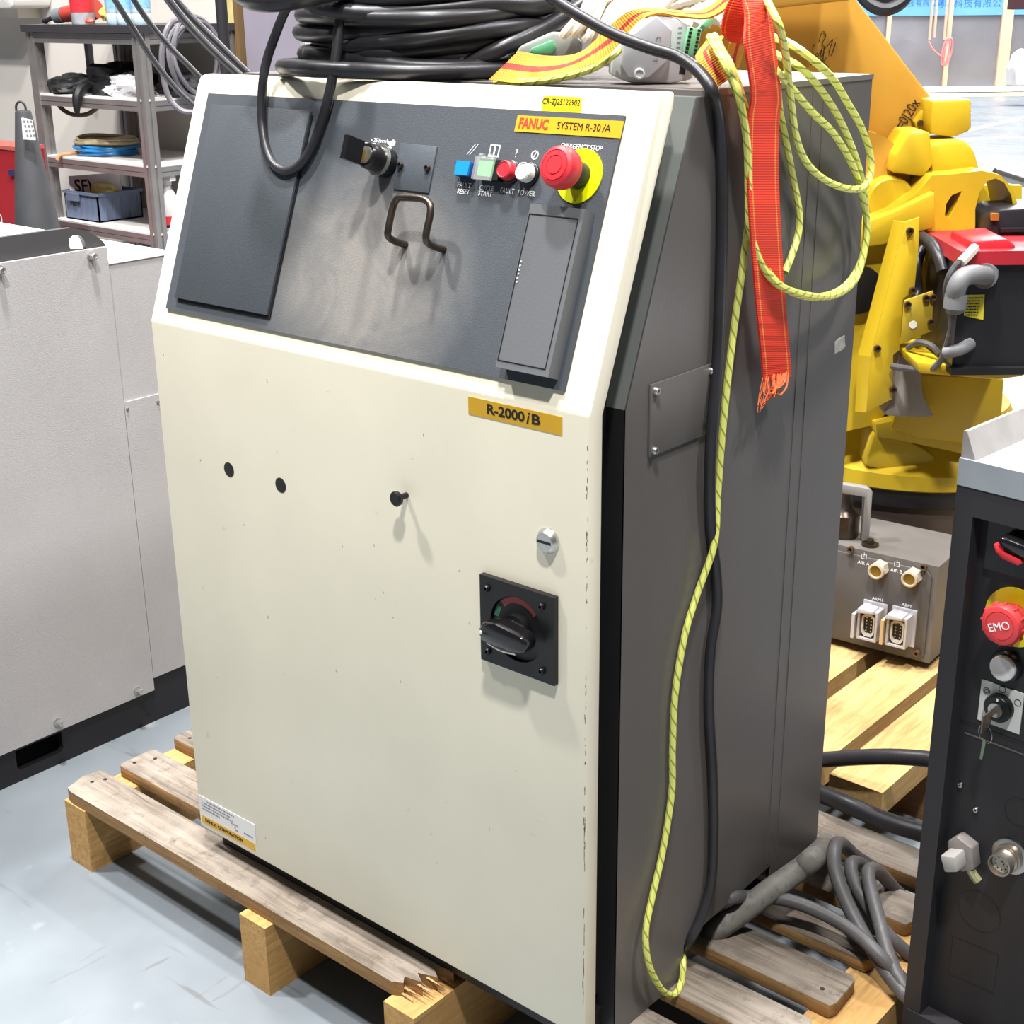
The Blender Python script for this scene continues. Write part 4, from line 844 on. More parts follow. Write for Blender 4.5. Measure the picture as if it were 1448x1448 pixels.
b = MB(SHL); b.tube([(-0.38, 1.05, -0.05), (-0.35, 1.035, 0.008), (-0.345, 0.99, 0.024), (-0.35, 0.96, 0.02)], 0.02, 8, 5, taper=lambda t: 1-0.8*t*t); top(b.build('cloth_corner', clothk), 'black fabric corner hanging over the front rail of the upper shelf', 'cloth')
# hose coil
hc = thing('hose_coil', 'coiled air hose, blue below and clear beige above, on the middle shelf', 'hose coil', SHL @ Vector((-0.33, 0.816, -0.17)))
random.seed(9)
blueh = mat('blue_hose', '2E86C8', 0.3, var=0.08); beigeh = mat('beige_hose', 'BDB08C', 0.3, var=0.1)
for k in range(9):
    m_ = blueh if k < 5 else beigeh
    r = 0.115+random.uniform(-0.012, 0.012); du = random.uniform(-.01, .01); z = 0.816+0.006+k*0.0062
    pts = [(-0.45+du+r*0.95*math.cos(a), z+0.004*math.sin(a*2+k), -0.15+r*0.85*math.sin(a)) for a in [2*math.pi*i/14 for i in range(14)]]
    b = MB(SHL); b.tube(pts, 0.0052, 7, 3, closed=True); b.build('hose_turn', m_, hc)
b = MB(SHL); b.tube([(-0.50, 0.826, -0.07), (-0.505, 0.824, -0.03), (-0.51, 0.822, 0.004), (-0.512, 0.806, 0.016)], 0.0065, 7, 4); b.build('hose_end', mat('hose_end_tan', 'b58a63', 0.5), hc)
# storage bin with contents
bn = thing('storage_bin', 'blue grey plastic storage bin on the bottom shelf', 'bin', SHL @ Vector((-0.36, 0.598, -0.1)))
binm = mat('bin_plastic', '6C7990', 0.5, var=0.06)
u0, u1, n0, n1, z0, z1 = -0.575, -0.375, -0.215, -0.035, 0.5985, 0.695
for nm, a in (('bin_wall', (u0, u1, z0, z1, n1-0.005, n1)), ('bin_wall', (u0, u1, z0, z1, n0, n0+0.005)), ('bin_wall', (u0, u0+0.005, z0, z1, n0, n1)), ('bin_wall', (u1-0.005, u1, z0, z1, n0, n1)), ('bin_floor', (u0, u1, z0, z0+0.005, n0, n1))):
    b = MB(SHL); b.box(*a); b.build(nm, binm, bn)
b = MB(SHL); b.poly([(u0-0.006, n0-0.006), (u1+0.006, n0-0.006), (u1+0.006, n1+0.006), (u0-0.006, n1+0.006)], 0, 0.01, holes=[[(u0+0.002, n0+0.002), (u1-0.002, n0+0.002), (u1-0.002, n1-0.002), (u0+0.002, n1-0.002)]])
b.bm.transform(SHL @ Matrix(((1, 0, 0, 0), (0, 0, 1, z1-0.008), (0, 1, 0, 0), (0, 0, 0, 1))) @ SHL.inverted()); b.build('bin_rim', binm, bn)
for k in range(6): 
    b = MB(SHL); u = u0+0.012+k*0.034; b.box(u, u+0.004, z0+0.005, z1-0.02, n1-0.001, n1+0.005); b.build('bin_rib', binm, bn)
for k in range(5):
    b = MB(SHL); n = n0+0.015+k*0.034; b.box(u1-0.001, u1+0.005, z0+0.005, z1-0.02, n, n+0.004); b.build('bin_rib', binm, bn)
b = MB(SHL); b.box(-0.54, -0.475, z1-0.030, z1-0.004, n1+0.004, n1+0.014, 0.002); b.build('bin_handle', binm, bn)
bx = thing('carton', 'white carton with black letters and a red label standing in the storage bin', 'box', SHL @ Vector((-0.40, 0.61, -0.2)))
b = MB(SHL); b.hexa([(-0.565, 0.606, -0.06), (-0.405, 0.606, -0.16), (-0.405, 0.756, -0.16), (-0.565, 0.742, -0.06)], [(-0.555, 0.606, -0.047), (-0.395, 0.606, -0.147), (-0.395, 0.756, -0.147), (-0.555, 0.742, -0.047)]); b.build('carton_board', mat('carton_white', 'dedde0', 0.6), bx)
CF = SHL @ frame((-0.555, 0.0, -0.0465), (0.842, 0, -0.54), (0, 1, 0), (0.54, 0, 0.842))
text('carton_text', 'SF)', at(CF, 0.052, 0.708, 0.001), 0.062, blackink, bx, sx=0.85, bold=0.001)
b = MB(CF); b.box(0.145, 0.178, 0.695, 0.740, 0.0005, 0.0012); b.build('red_label', redbtn, bx)
b = MB(CF); b.cyl((0.065, 0.712, 0.0005), (0, 0, 1), 0.004, 0.0008, 10); b.build('red_dot', redbtn, bx)
blob('yellow_bag', SHL, (-0.455, 0.672, -0.11), (0.065, 0.045, 0.05), mat('yellow_film', 'D8CB82', 0.4, var=0.08), 'pale yellow plastic bag in the storage bin', 'bag', 6, 0.4, 5)
# spray bottle
sb = thing('spray_bottle', 'white trigger spray bottle with a red label on the bottom shelf', 'bottle', SHL @ Vector((-0.03, 0.598, -0.11)))
q = (-0.045, 0.598, -0.088)
b = MB(SHL); b.lathe([(0.036, 0), (0.039, 0.006), (0.039, 0.075), (0.034, 0.10), (0.02, 0.128), (0.014, 0.136), (0.014, 0.15)], q, (0, 1, 0), 20); b.build('bottle_body', mat('bottle_translucent', 'CFCBCB', 0.35, var=0.05), sb)
b = MB(SHL); b.lathe([(0.0395, 0.022), (0.0395, 0.05)], q, (0, 1, 0), 20); b.build('bottle_label', redbtn, sb)
b = MB(SHL); b.lathe([(0.0396, 0.012), (0.0396, 0.022)], q, (0, 1, 0), 20); b.build('label_band', black, sb)
b = MB(SHL); b.lathe([(0.016, 0.148), (0.016, 0.165)], q, (0, 1, 0), 16); b.box(q[0]-0.02, q[0]+0.035, q[1]+0.163, q[1]+0.188, q[2]-0.012, q[2]+0.012, 0.004); b.build('spray_head', whitepl, sb)
# things on the shelf top
pg = thing('industrial_plug', 'red industrial plug with grey collar on the black shelf top', 'plug', SHL @ Vector((-0.47, 1.245, -0.12)))
b = MB(SHL); b.lathe([(0.020, 0), (0.026, 0.01), (0.028, 0.05), (0.032, 0.055), (0.034, 0.13), (0.030, 0.15)], (-0.525, 1.276, -0.08), (0.96, 0.12, -0.25), 20); b.build('plug_body', mat('plug_red', 'C34A3C', 0.45, var=0.08), pg)
b = MB(SHL); b.lathe([(0.018, -0.04), (0.024, -0.035), (0.025, 0.0)], (-0.525, 1.276, -0.08), (0.96, 0.12, -0.25), 16); b.build('plug_collar', mat('plug_grey', '6e777c', 0.5), pg)
b = MB(SHL); b.tube([(-0.56, 1.271, -0.07), (-0.59, 1.262, -0.065), (-0.615, 1.256, -0.06), (-0.635, 1.2535, -0.08)], 0.008, 8, 4); b.build('plug_cord', rubber, pg)
rb = thing('red_label_bottle', 'clear jar with a red label beside the industrial plug', 'bottle', SHL @ Vector((-0.30, 1.245, -0.08)))
b = MB(SHL); b.lathe([(0.036, 0), (0.038, 0.004), (0.038, 0.12), (0.03, 0.13)], (-0.365, 1.246, -0.05), (0, 1, 0), 20); b.build('jar', mat('jar_clear', 'b9bcc4', 0.15, var=0.15, vscale=60), rb)
b = MB(SHL); b.lathe([(0.0388, 0.038), (0.0388, 0.12)], (-0.365, 1.246, -0.05), (0, 1, 0), 20); b.build('jar_label', redbtn, rb)
blob('orange_sponge', SHL, (-0.30, 1.256, -0.03), (0.018, 0.012, 0.014), mat('orange_cap', 'D8503A', 0.4), 'small orange red block lying beside the red labelled jar', 'sponge', 8, 0.1, 2, 2)
blob('yellow_gloves', SHL, (-0.27, 1.275, -0.10), (0.036, 0.032, 0.04), mat('yellow_glove', 'D9B95A', 0.7, var=0.12, vscale=40), 'yellow glove bundle next to the water bottles', 'gloves', 9, 0.35, 5, 3)
wat = mat('water_bottle_pet', 'BFD4E4', 0.12, var=0.12, vscale=50)
for i, (u, n, lab) in enumerate(((-0.17, -0.05, 'water bottle with a plain blue label standing nearest the yellow gloves'), (-0.10, -0.04, 'water bottle with blue label between two others on the shelf top'), (-0.035, -0.05, 'water bottle at the corner end of the row on the shelf top'))):
    wb = thing('water_bottle', lab, 'bottle', SHL @ Vector((u-0.01, 1.245, n)), 'water bottles on the shelf top')
    b = MB(SHL); b.lathe([(0.028, 0), (0.031, 0.006), (0.031, 0.03), (0.029, 0.034), (0.031, 0.04), (0.031, 0.15), (0.012, 0.2), (0.012, 0.22)], (u-0.01, 1.246, n), (0, 1, 0), 18); b.build('bottle_body', wat, wb)
    b = MB(SHL); b.lathe([(0.0316, 0.05), (0.0316, 0.11)], (u-0.01, 1.246, n), (0, 1, 0), 18); b.build('bottle_label', mat('blue_label', '86B6DC', 0.4, var=0.15, vscale=80), wb)
# hanging grey cable hank on the shelf's side
hk = thing('hanging_cable_hank', 'grey cable hank hanging on the shelf side in front of the wall', 'cable hank', SHR @ Vector((0.18, 1.1, 0.05)))
random.seed(13)
greyc = mat('grey_cable', '6f6b72', 0.45, var=0.12, vscale=30)
for k in range(7):
    ru = 0.098+random.uniform(-.012, .012); rv = 0.118+random.uniform(-.01, .012); cu_ = 0.185+random.uniform(-.01, .01)
    pts = [(cu_+ru*math.cos(a), 1.145+rv*math.sin(a)+random.uniform(-.004, .004), 0.03+0.008*(k % 4)+0.006*math.sin(3*a+k)) for a in [2*math.pi*i/14 for i in range(14)]]
    b = MB(SHR); b.tube(pts, 0.0065, 7, 3, closed=True); b.build('cable_turn', greyc, hk)
# loose cables dropping from above in front of the shelf
cable('overhead_cable', [(-1.0213, 0.5494, 1.8246), (-0.9809, 0.584, 1.5202), (-0.9343, 0.624, 1.3518), (-0.9191, 0.637, 1.3095), (-0.8981, 0.655, 1.2602), (-0.8767, 0.6733, 1.2102), (-0.8488, 0.6972, 1.1596), (-0.8198, 0.722, 1.1204), (-0.7764, 0.7592, 1.0671)], 0.006, 'black overhead cable crossing the shelf corner post', rubber)
cable('overhead_cable', [(-1.0261, 0.6111, 1.8327), (-0.9896, 0.6424, 1.5108), (-0.9477, 0.6783, 1.352), (-0.935, 0.6892, 1.3129), (-0.914, 0.7072, 1.2694), (-0.8912, 0.7267, 1.232), (-0.8698, 0.745, 1.2024), (-0.8424, 0.7685, 1.1643), (-0.8023, 0.8029, 1.1176)], 0.006, 'black overhead cable crossing the water bottles on the shelf', rubber)
cable('overhead_cable', [(-0.8675, 0.5495, 1.8062), (-0.8228, 0.5877, 1.4887), (-0.7754, 0.6284, 1.3497), (-0.7618, 0.64, 1.3163), (-0.7422, 0.6568, 1.2812), (-0.7184, 0.6772, 1.2458), (-0.6961, 0.6963, 1.2152), (-0.6697, 0.7189, 1.1817)], 0.0075, 'paired black overhead cable passing before the grey hank, lower one', rubber)
cable('overhead_cable', [(-0.8706, 0.5732, 1.8095), (-0.8299, 0.608, 1.4898), (-0.7839, 0.6474, 1.3498), (-0.7691, 0.6602, 1.3186), (-0.7481, 0.6781, 1.2858), (-0.724, 0.6988, 1.2528), (-0.7015, 0.7181, 1.222), (-0.675, 0.7407, 1.1858)], 0.0075, 'paired black overhead cable passing before the grey hank, upper one', rubber)
b = MB(); b.tube([(-1.77, 1.4355, 1.2715), (-1.7535, 1.3706, 1.2584), (-1.7573, 1.341, 1.1947), (-1.7596, 1.339, 1.1224), (-1.7505, 1.3468, 1.0674), (-1.7293, 1.365, 1.0377), (-1.7006, 1.3896, 1.0317), (-1.6656, 1.4196, 1.0331)], 0.0075, 8, 5); b.build('cable_tail', greyc, hk)
spx = (-0.676, 1.2396)[0]; b = MB(VIEW); b.tube([(spx, 0.0, -3.5), (spx, 1.2, -3.5), (spx, 2.6, -3.5)], 0.014, 10, 3); top(b.build('black_standpipe', mat('standpipe_black', '27262a', 0.5)), 'black upright pipe at the end of the wall beside the yellow jamb', 'pipe')

b = MB(SHL); b.tube([(-0.575, 0.985, -0.05), (-0.55, 0.962, -0.06), (-0.50, 0.95, -0.07), (-0.44, 0.957, -0.08), (-0.39, 0.982, -0.09)], 0.0075, 8, 5); top(b.build('sagging_cord', mat('brown_cord', '57493f', 0.5)), 'dark cord sagging below the upper shelf rail', 'cord')
b = MB(WALLY); b.box(-3.2366, -3.2139, 0.98, 1.6, 0.002, 0.022, 0.003); top(b.build('wall_conduit', black), 'black vertical conduit on the wall seen through the shelf', 'conduit')

# ------------------------------------------------------------------ cone, red chest, wall box
cn = thing('safety_cone', 'black rubber safety cone with a white label and lifting loop', 'cone', (-1.8465, 0.9617, 0.0))
cx, cy_ = (-1.8465, 0.9617)
ct = (-1.2474, 1.0581)[1]
b = MB(); b.lathe([(0.17, 0.0), (0.17, 0.025), (0.15, 0.03), (0.02, ct-0.004), (0.017, ct), (0, ct)], (cx, cy_, 0), (0, 0, 1), 28); b.build('cone_body', mat('cone_rubber', '333438', 0.7, var=0.14, vscale=14), cn)
b = MB(VIEW); cuv = (-1.2551, 1.0547); b.tube([(cuv[0]-0.012, cuv[1]-0.006, -3.75), (cuv[0]-0.011, cuv[1]+0.016, -3.75), (cuv[0], cuv[1]+0.025, -3.75), (cuv[0]+0.011, cuv[1]+0.016, -3.75), (cuv[0]+0.012, cuv[1]-0.006, -3.75)], 0.003, 7, 4); b.build('lifting_loop', mat('loop_dark', '2a2a2d', 0.6), cn)
lb4 = [(-1.237, 1.0435), (-1.2127, 1.0381), (-1.2099, 0.9896), (-1.24, 0.9917)]
b = MB(VIEW); b.poly(lb4, -3.70, -3.692); cl_ = b.build('label', whitepl, cn)
b = MB(VIEW); random.seed(6)
for i in range(3):
    for j in range(4):
        a = (-1.2309, 1.0348); x = a[0]+i*0.0085+j*0.0012; y = a[1]-j*0.0115
        b.box(x-0.0026, x+0.0026, y-0.003, y+0.003, -3.692, -3.6915); 
b.build('printed_marks', greyink, cl_, kind='stuff')
r0 = (-2.7292, 0.8674)
ch_ = thing('red_chest', 'red metal chest with a dark handle standing against the wall behind the cone', 'chest', (r0[0]-0.25, 1.5, 0))
b = MB(CHEST); b.box(r0[0]-0.55, r0[0], 0.0, r0[1], -0.10, 0.0, 0.005); b.build('chest_body', mat('chest_red', '9E2029', 0.4, var=0.06), ch_)
b = MB(CHEST); b.box(r0[0]-0.552, r0[0]+0.002, r0[1], r0[1]+0.012, -0.102, 0.003, 0.004); b.build('chest_lid', mat('chest_lid_red', 'B85A50', 0.4), ch_)
hh = (-2.7674, 0.7956); b = MB(CHEST); b.box(hh[0]-0.014, hh[0]+0.012, hh[1]-0.009, hh[1]+0.009, 0.0, 0.008, 0.002); b.build('chest_handle', mat('handle_navy', '2c2f55', 0.5), ch_)
hh = (-2.8851, 0.6325); text('chest_mark', '0', at(CHEST, hh[0]+0.004, hh[1], 0.0004), 0.05, whiteink, ch_)
a = (-3.4504, 1.2951)
wb_ = thing('wall_basin', 'white moulded basin edge with rounded corner fixed on the white wall', 'basin', (a[0]-0.2, 2.1, a[1]))
b = MB(WALLY); b.poly([(a[0]-0.5, a[1]), (a[0]-0.03, a[1]), (a[0]-0.008, a[1]+0.008), (a[0], a[1]+0.03), (a[0], a[1]+0.25), (a[0]-0.5, a[1]+0.25)], 0.0, 0.16, bev=0.006); b.build('basin_rim', whitepl, wb_)
a = (-3.529, 1.2595)
b = MB(WALLY); b.box(a[0]-0.5, a[0], a[1], a[1]+0.05, 0.0, 0.10, 0.008); b.build('basin_bracket', mat('basin_cream', 'd9d2c6', 0.6), wb_)

# ------------------------------------------------------------------ beyond the wall end
jx = [-2.4364, -2.3735, -2.3516, -2.2261]
b = MB(WALLY); b.box(jx[0], jx[1], 0, 2.6, -0.14, 0.0, 0.004); o = b.build('door_jamb', mat('jamb_yellow', 'CDBE80', 0.6, var=0.15, vscale=20)); top(o, 'pale yellow worn door jamb at the end of the white wall', 'door jamb')
b = MB(WALLY); b.box(jx[1], jx[2], 0, 2.6, -0.14, 0.012, 0.003); o = b.build('jamb_edge', mat('jamb_brown', '6d5635', 0.6)); top(o, 'narrow dark brown strip beside the pale yellow jamb', 'trim')
b = MB(WALLY); b.box(jx[2]+0.002, jx[3], 0, 2.6, -0.14, -0.01, 0.004); o = b.build('lilac_locker', mat('locker_lilac', '8f8896', 0.6, var=0.05)); top(o, 'tall lilac grey panel between the jamb and the curtain strips', 'locker')
for k in range(16):
    b = MB(); y = 3.02+k*0.075; b.box(-3.6-(k % 2)*0.02, -3.592-(k % 2)*0.02, y, y+0.062, 0.02, 2.6, 0.002); o = b.build('curtain_strip', mat('pvc_strip', 'DAD3D6', 0.35, var=0.04)); top(o, 'pale hanging strip of the strip curtain behind the cable coil', 'curtain strip', 'strips of the pale strip curtain')
b = MB(); b.box(-4.3, -4.2, 2.66, 5.4, 0, 3.2); o = b.build('wall_back', mat('wall_back_white', 'E9E4E4', 0.7), kind='structure')

# ------------------------------------------------------------------ robot on its own timber pallet
tp = thing('timber_pallet', 'fresh pine timber pallet carrying the yellow robot', 'pallet', (0.5, 1.4, 0))
for x0, x1, y0, y1 in ((0.502, 0.606, 0.70, 2.1), (0.629, 0.721, 0.752, 2.1), (0.37, 0.47, 0.74, 2.1), (0.75, 0.85, 0.90, 2.1), (0.24, 0.34, 0.76, 2.1)):
    b = MB(); b.box(x0, x1, y0, y1, 0.106, 0.15, 0.002, 1); b.build('plank', pine_y, tp)
pine_x = wood('brown_beam_along_x', '6b4a2c', '8c6338', '5d4127', 'x')
for y in (0.95, 1.42, 1.85):
    b = MB(); b.box(0.1, 0.95, y, y+0.09, 0.0, 0.1055, 0.003, 1); b.build('cross_beam', pine_x, tp)

rb_ = thing('industrial_robot', 'yellow industrial robot with a red capped motor, standing on pine timbers', 'robot', (0.45, 1.6, 0.15))
# rear connector box
b = MB(BOX); b.box(-0.13, 0.186, 0.166, 0.356, -0.17, 0.0, 0.004); cbx = b.build('connector_box', boxgrey, rb_, 'grey connector box at the robot foot')
b = MB(BOX); b.poly([(-0.12, 0.170), (0.166, 0.170), (0.176, 0.180), (0.176, 0.335), (0.166, 0.345), (-0.12, 0.345)], 0.0, 0.004, bev=0.001); b.build('connector_plate', mat('connector_plate_grey', '545150', 0.5, var=0.1, vscale=12, speck=(14, 0.68, '7a664c', 0.4)), cbx)
for p in [(0.0224, 0.3556), (0.1615, 0.353), (0.1637, 0.1833)]:
    b = MB(BOX); b.lathe([(0.006, 0), (0.006, 0.008), (0.0035, 0.008), (0.003, 0.003), (0, 0.003)], (p[0], p[1], 0.004), seg=12); b.build('cap_screw', mat('rusty_screw', '6b5342', 0.5, 0.6), cbx)
for nm, p in (('AIR A', (0.0815, 0.3325)), ('AIR B', (0.1446, 0.3322))):
    b = MB(BOX); b.lathe([(0.016, 0), (0.016, 0.018)], (p[0], p[1], 0.004), seg=6); b.lathe([(0.0148, 0.018), (0.0148, 0.026), (0.0115, 0.027), (0.011, 0.024), (0, 0.022)], (p[0], p[1], 0.004), seg=20); b.build('air_fitting', mat('fitting_nickel', 'D9CDB5', 0.35, 0.4), cbx)
    b = MB(BOX); b.cyl((p[0], p[1], 0.026), (0, 0, 1), 0.0105, 0.002, 16); b.build('fitting_bore', brass, cbx)
    text('port_text', nm, at(BOX, p[0]-0.034, p[1]+0.000, 0.0043), 0.0095, whiteink, cbx)
    b = MB(BOX); x, y = p[0]-0.034, p[1]+0.013
    b.poly([(x-0.005, y-0.0045), (x+0.005, y-0.0045), (x+0.005, y+0.0045), (x-0.005, y+0.0045)], 0.004, 0.0043, holes=[[(x-0.0042, y-0.0037), (x+0.0042, y-0.0037), (x+0.0042, y+0.0037), (x-0.0042, y+0.0037)]])
    b.box(x-0.0004, x+0.0004, y-0.001, y+0.008, 0.004, 0.0043); b.build('port_symbol', whiteink, cbx)
for nm, p, lid in (('ARM1', (0.0782, 0.2272), 1), ('ARP1', (0.134, 0.229), -1)):
    x, y = p
    cast = mat('connector_alu', 'BDBBC0', 0.4, 0.3, var=0.06)
    b = MB(BOX); b.box(x-0.023, x+0.023, y-0.036, y+0.036, 0.004, 0.008, 0.002, 1); b.build('connector_flange', cast, cbx)
    b = MB(BOX); b.poly([(x-0.021, y-0.031), (x+0.017, y-0.031), (x+0.017, y+0.028), (x-0.021, y+0.028)], 0.008, 0.036, holes=[[(x-0.017, y-0.027), (x+0.013, y-0.027), (x+0.013, y+0.024), (x-0.017, y+0.024)]]); b.build('connector_shell', cast, cbx)
    b = MB(BOX); b.poly([(x-0.008, y-0.024), (x+0.006, y-0.024), (x+0.011, y-0.016), (x+0.011, y+0.014), (x+0.006, y+0.02), (x-0.008, y+0.02), (x-0.014, y+0.014), (x-0.014, y-0.016)], 0.008, 0.033, holes=[[(x-0.006, y-0.019), (x+0.004, y-0.019), (x+0.008, y-0.013), (x+0.008, y+0.011), (x+0.004, y+0.016), (x-0.006, y+0.016), (x-0.011, y+0.011), (x-0.011, y-0.013)]]); b.build('connector_insert', mat('insert_cream', 'c9c3b4', 0.5), cbx)
    b = MB(BOX); b.box(x-0.011, x+0.008, y-0.018, y+0.015, 0.008, 0.028); b.build('contact_block', black, cbx)
    for i in range(2):
        for j in range(5):
            b = MB(BOX); b.cyl((x-0.006+i*0.009, y-0.014+j*0.0065, 0.028), (0, 0, 1), 0.0015, 0.001, 8); b.build('contact', steel, cbx)
    b = MB(BOX); b.box(x-0.030, x-0.024, y-0.030, y+0.018, 0.010, 0.042, 0.002, 1); b.build('locking_lever', cast if lid == 1 else mat('lever_tan', 'c9ad84', 0.5, 0.2), cbx)
    b = MB(BOX); b.poly([(x-0.024, y+0.022), (x+0.010, y+0.026), (x+0.010, y+0.032), (x-0.018, y+0.034)], 0.012, 0.044, bev=0.002); b.build('lever_hood', cast, cbx)
    text('port_text', nm, at(BOX, x+0.002, y+0.041, 0.0043), 0.0085, whiteink, cbx)
# bracket bar
b = MB(VIEW); b.poly([(0.582, 0.476), (0.645, 0.4644), (0.6519, 0.4588), (0.6525, 0.3642), (0.6409, 0.3615), (0.6384, 0.4479), (0.5831, 0.4595)], -2.475, -2.455, bev=0.001); b.build('bracket_bar', mat('bracket_grey', '8b8886', 0.45), rb_)
b = MB(BOX); p = (0.0437, 0.3674); b.lathe([(0.016, 0.0), (0.016, 0.004), (0.0065, 0.004), (0.0065, 0.012), (0.0045, 0.013), (0, 0.013)], (p[0], 0.356, -0.03), (0, 1, 0), 14); b.build('bracket_bolt', darksteel, rb_)
b = MB(VIEW); b.lathe([(0.022, 0.0), (0.026, 0.02), (0.026, 0.06), (0.012, 0.075), (0.01, 0.1)], (*(0.617, 0.3405), -2.5), (0, 1, 0), 14); b.build('base_plug', darksteel, rb_)
# base, bearing ring and turret
ru = (0.8325, 0.4141)[0]; RD = -2.87; RR = 0.27
z697 = (0.8336, 0.4025)[1]; z672 = (0.8301, 0.4387)[1]; z722 = (0.8399, 0.3652)[1]; z755 = (0.8483, 0.3065)[1]
b = MB(VIEW); b.lathe([(RR-0.012, z722), (RR-0.008, z722+0.002), (RR-0.008, z697)], (ru, 0, RD), (0, 1, 0), 56); b.build('bearing_ring', black, rb_)
b = MB(VIEW); b.lathe([(0.20, 0.151), (0.22, 0.2), (RR-0.02, z755), (RR-0.018, z722)], (ru, 0, RD), (0, 1, 0), 48); b.build('base_casting', mat('base_brown_grey', '4a403c', 0.5, var=0.12), rb_)
b = MB(VIEW); b.lathe([(RR-0.004, z697), (RR, z697+0.003), (RR, z672-0.004), (RR-0.006, z672), (0.235, z672+0.012), (0.205, z672+0.055), (0.19, z672+0.085), (0.13, z672+0.10), (0.13, z672+0.3)], (ru, 0, RD), (0, 1, 0), 56); b.build('turret_flange', ryel, rb_)
def rp(name, pts, d0, d1, m=ryel, bev=0.004, holes=(), par=rb_, lab=None):
    b = MB(VIEW); b.poly(pts, -d1, -d0, holes=holes, bev=bev); return b.build(name, m, par, lab)
rp('turret_skirt', [(0.6934, 0.5352), (0.7309, 0.5433), (0.847, 0.525), (0.9864, 0.4749), (0.9916, 0.4285), (0.8545, 0.4763), (0.7369, 0.5033), (0.6981, 0.5095)], 2.63, 2.80, bev=0.003)
rp('turret_rib', [(0.6805, 0.4459), (0.6946, 0.515), (0.7387, 0.5117), (0.7992, 0.4794), (0.8589, 0.4324), (0.7908, 0.4184)], 2.64, 2.75, bev=0.01)
rp('motor_mount', [(0.7664, 0.6352), (0.9284, 0.6252), (0.933, 0.5328), (0.8769, 0.4964), (0.7775, 0.5088), (0.724, 0.5293), (0.7346, 0.6147)], 2.62, 2.86)
rp('motor_shelf', [(0.7125, 0.7003), (0.7683, 0.6945), (0.9036, 0.6983), (0.9065, 0.6724), (0.8618, 0.6664), (0.7194, 0.6795)], 2.46, 2.80)
rp('grey_boot', [(0.7103, 0.6879), (0.7282, 0.693), (0.7547, 0.6604), (0.7648, 0.6059), (0.7898, 0.5643), (0.7607, 0.5618), (0.6962, 0.568), (0.69, 0.5791), (0.7071, 0.5982), (0.7073, 0.6609)], 2.575, 2.62, mat('boot_grey', '8b8683', 0.55, var=0.12, vscale=20), 0.01)
rp('turret_frame', [(0.5568, 0.8978), (0.6501, 0.9177), (0.7009, 0.938), (0.7428, 0.9685), (0.7684, 1.0014), (0.8098, 1.0036), (0.8585, 1.0094), (0.893, 1.0014), (0.9191, 0.9769), (0.9351, 0.9381), (0.9534, 0.7742), (0.8075, 0.7486), (0.8177, 0.6383), (0.7407, 0.5829), (0.704, 0.5262), (0.5816, 0.4986)], 2.66, 2.80,
   holes=[[(0.7986, 0.9292), (0.7993, 0.9499), (0.8082, 0.9652), (0.8258, 0.9728), (0.8199, 0.9522), (0.8069, 0.9239)], [(0.8604, 0.875), (0.8539, 0.939), (0.8586, 0.9698), (0.8708, 0.9902), (0.8859, 0.9951), (0.9023, 0.9873), (0.9179, 0.9641), (0.9265, 0.9331), (0.933, 0.8743)]], bev=0)
rp('turret_arch_back', [(0.8882, 0.9627), (0.9917, 0.9616), (1.0132, 0.7699), (0.9073, 0.771)], 2.82, 2.84, bev=0)
rp('gusset_plate', [(0.6149, 0.9123), (0.6932, 0.9397), (0.7677, 0.9746), (0.7735, 0.9106), (0.7328, 0.9007), (0.6824, 0.8805), (0.6176, 0.8733)], 2.63, 2.66, bev=0.003)
b = MB(VIEW); p = (0.6444, 0.7941); b.lathe([(0.046, 0), (0.046, 0.008), (0.04, 0.01), (0, 0.006)], (p[0], p[1], -2.65), (0, 0, 1), 20); b.build('turret_hole_disc', blackpl, rb_)  # black disc stands in for the darkness of a round opening
# bent yellow sheet cover
mainp = [(0.6977, 0.9321), (0.7235, 0.9406), (0.7267, 0.889), (0.7261, 0.8083), (0.7068, 0.7929), (0.7082, 0.6982), (0.6973, 0.689), (0.7028, 0.6052), (0.6559, 0.5796), (0.6557, 0.6867)]
rp('sheet_cover', mainp, 2.56, 2.566, bev=0.0008)
sl4 = [(0.6878, 0.9288, -2.6), (0.6419, 0.6798, -2.6), (0.6445, 0.5697, -2.6)]
mm = [(*mainp[0], -2.56), (*mainp[9], -2.56), (*mainp[8], -2.56)]
b = MB(VIEW); b.hexa([mm[0], mm[1], sl4[1], sl4[0]], [(p[0]+0.002, p[1], p[2]-0.006) for p in (mm[0], mm[1], sl4[1], sl4[0])]); b.hexa([mm[1], mm[2], sl4[2], sl4[1]], [(p[0]+0.002, p[1], p[2]-0.006) for p in (mm[1], mm[2], sl4[2], sl4[1])]); b.build('cover_flange', ryel, rb_)
for p in [(0.7078, 0.9169), (0.6662, 0.7026), (0.7012, 0.6243), (0.7221, 0.8096)]:
    b = MB(VIEW); b.lathe([(0.0065, 0), (0.0065, 0.008), (0.004, 0.008), (0.0035, 0.004), (0, 0.004)], (p[0], p[1], -2.56), seg=12); b.build('cap_screw', mat('cap_screw_brown', '5b4636', 0.45, 0.6), rb_)
rp('access_plate', [(0.7041, 0.7944), (0.7548, 0.8119), (0.759, 0.738), (0.7044, 0.7136)], 2.54, 2.545, bev=0.0008, m=mat('access_plate_yellow', 'AF962F', 0.45, var=0.06))
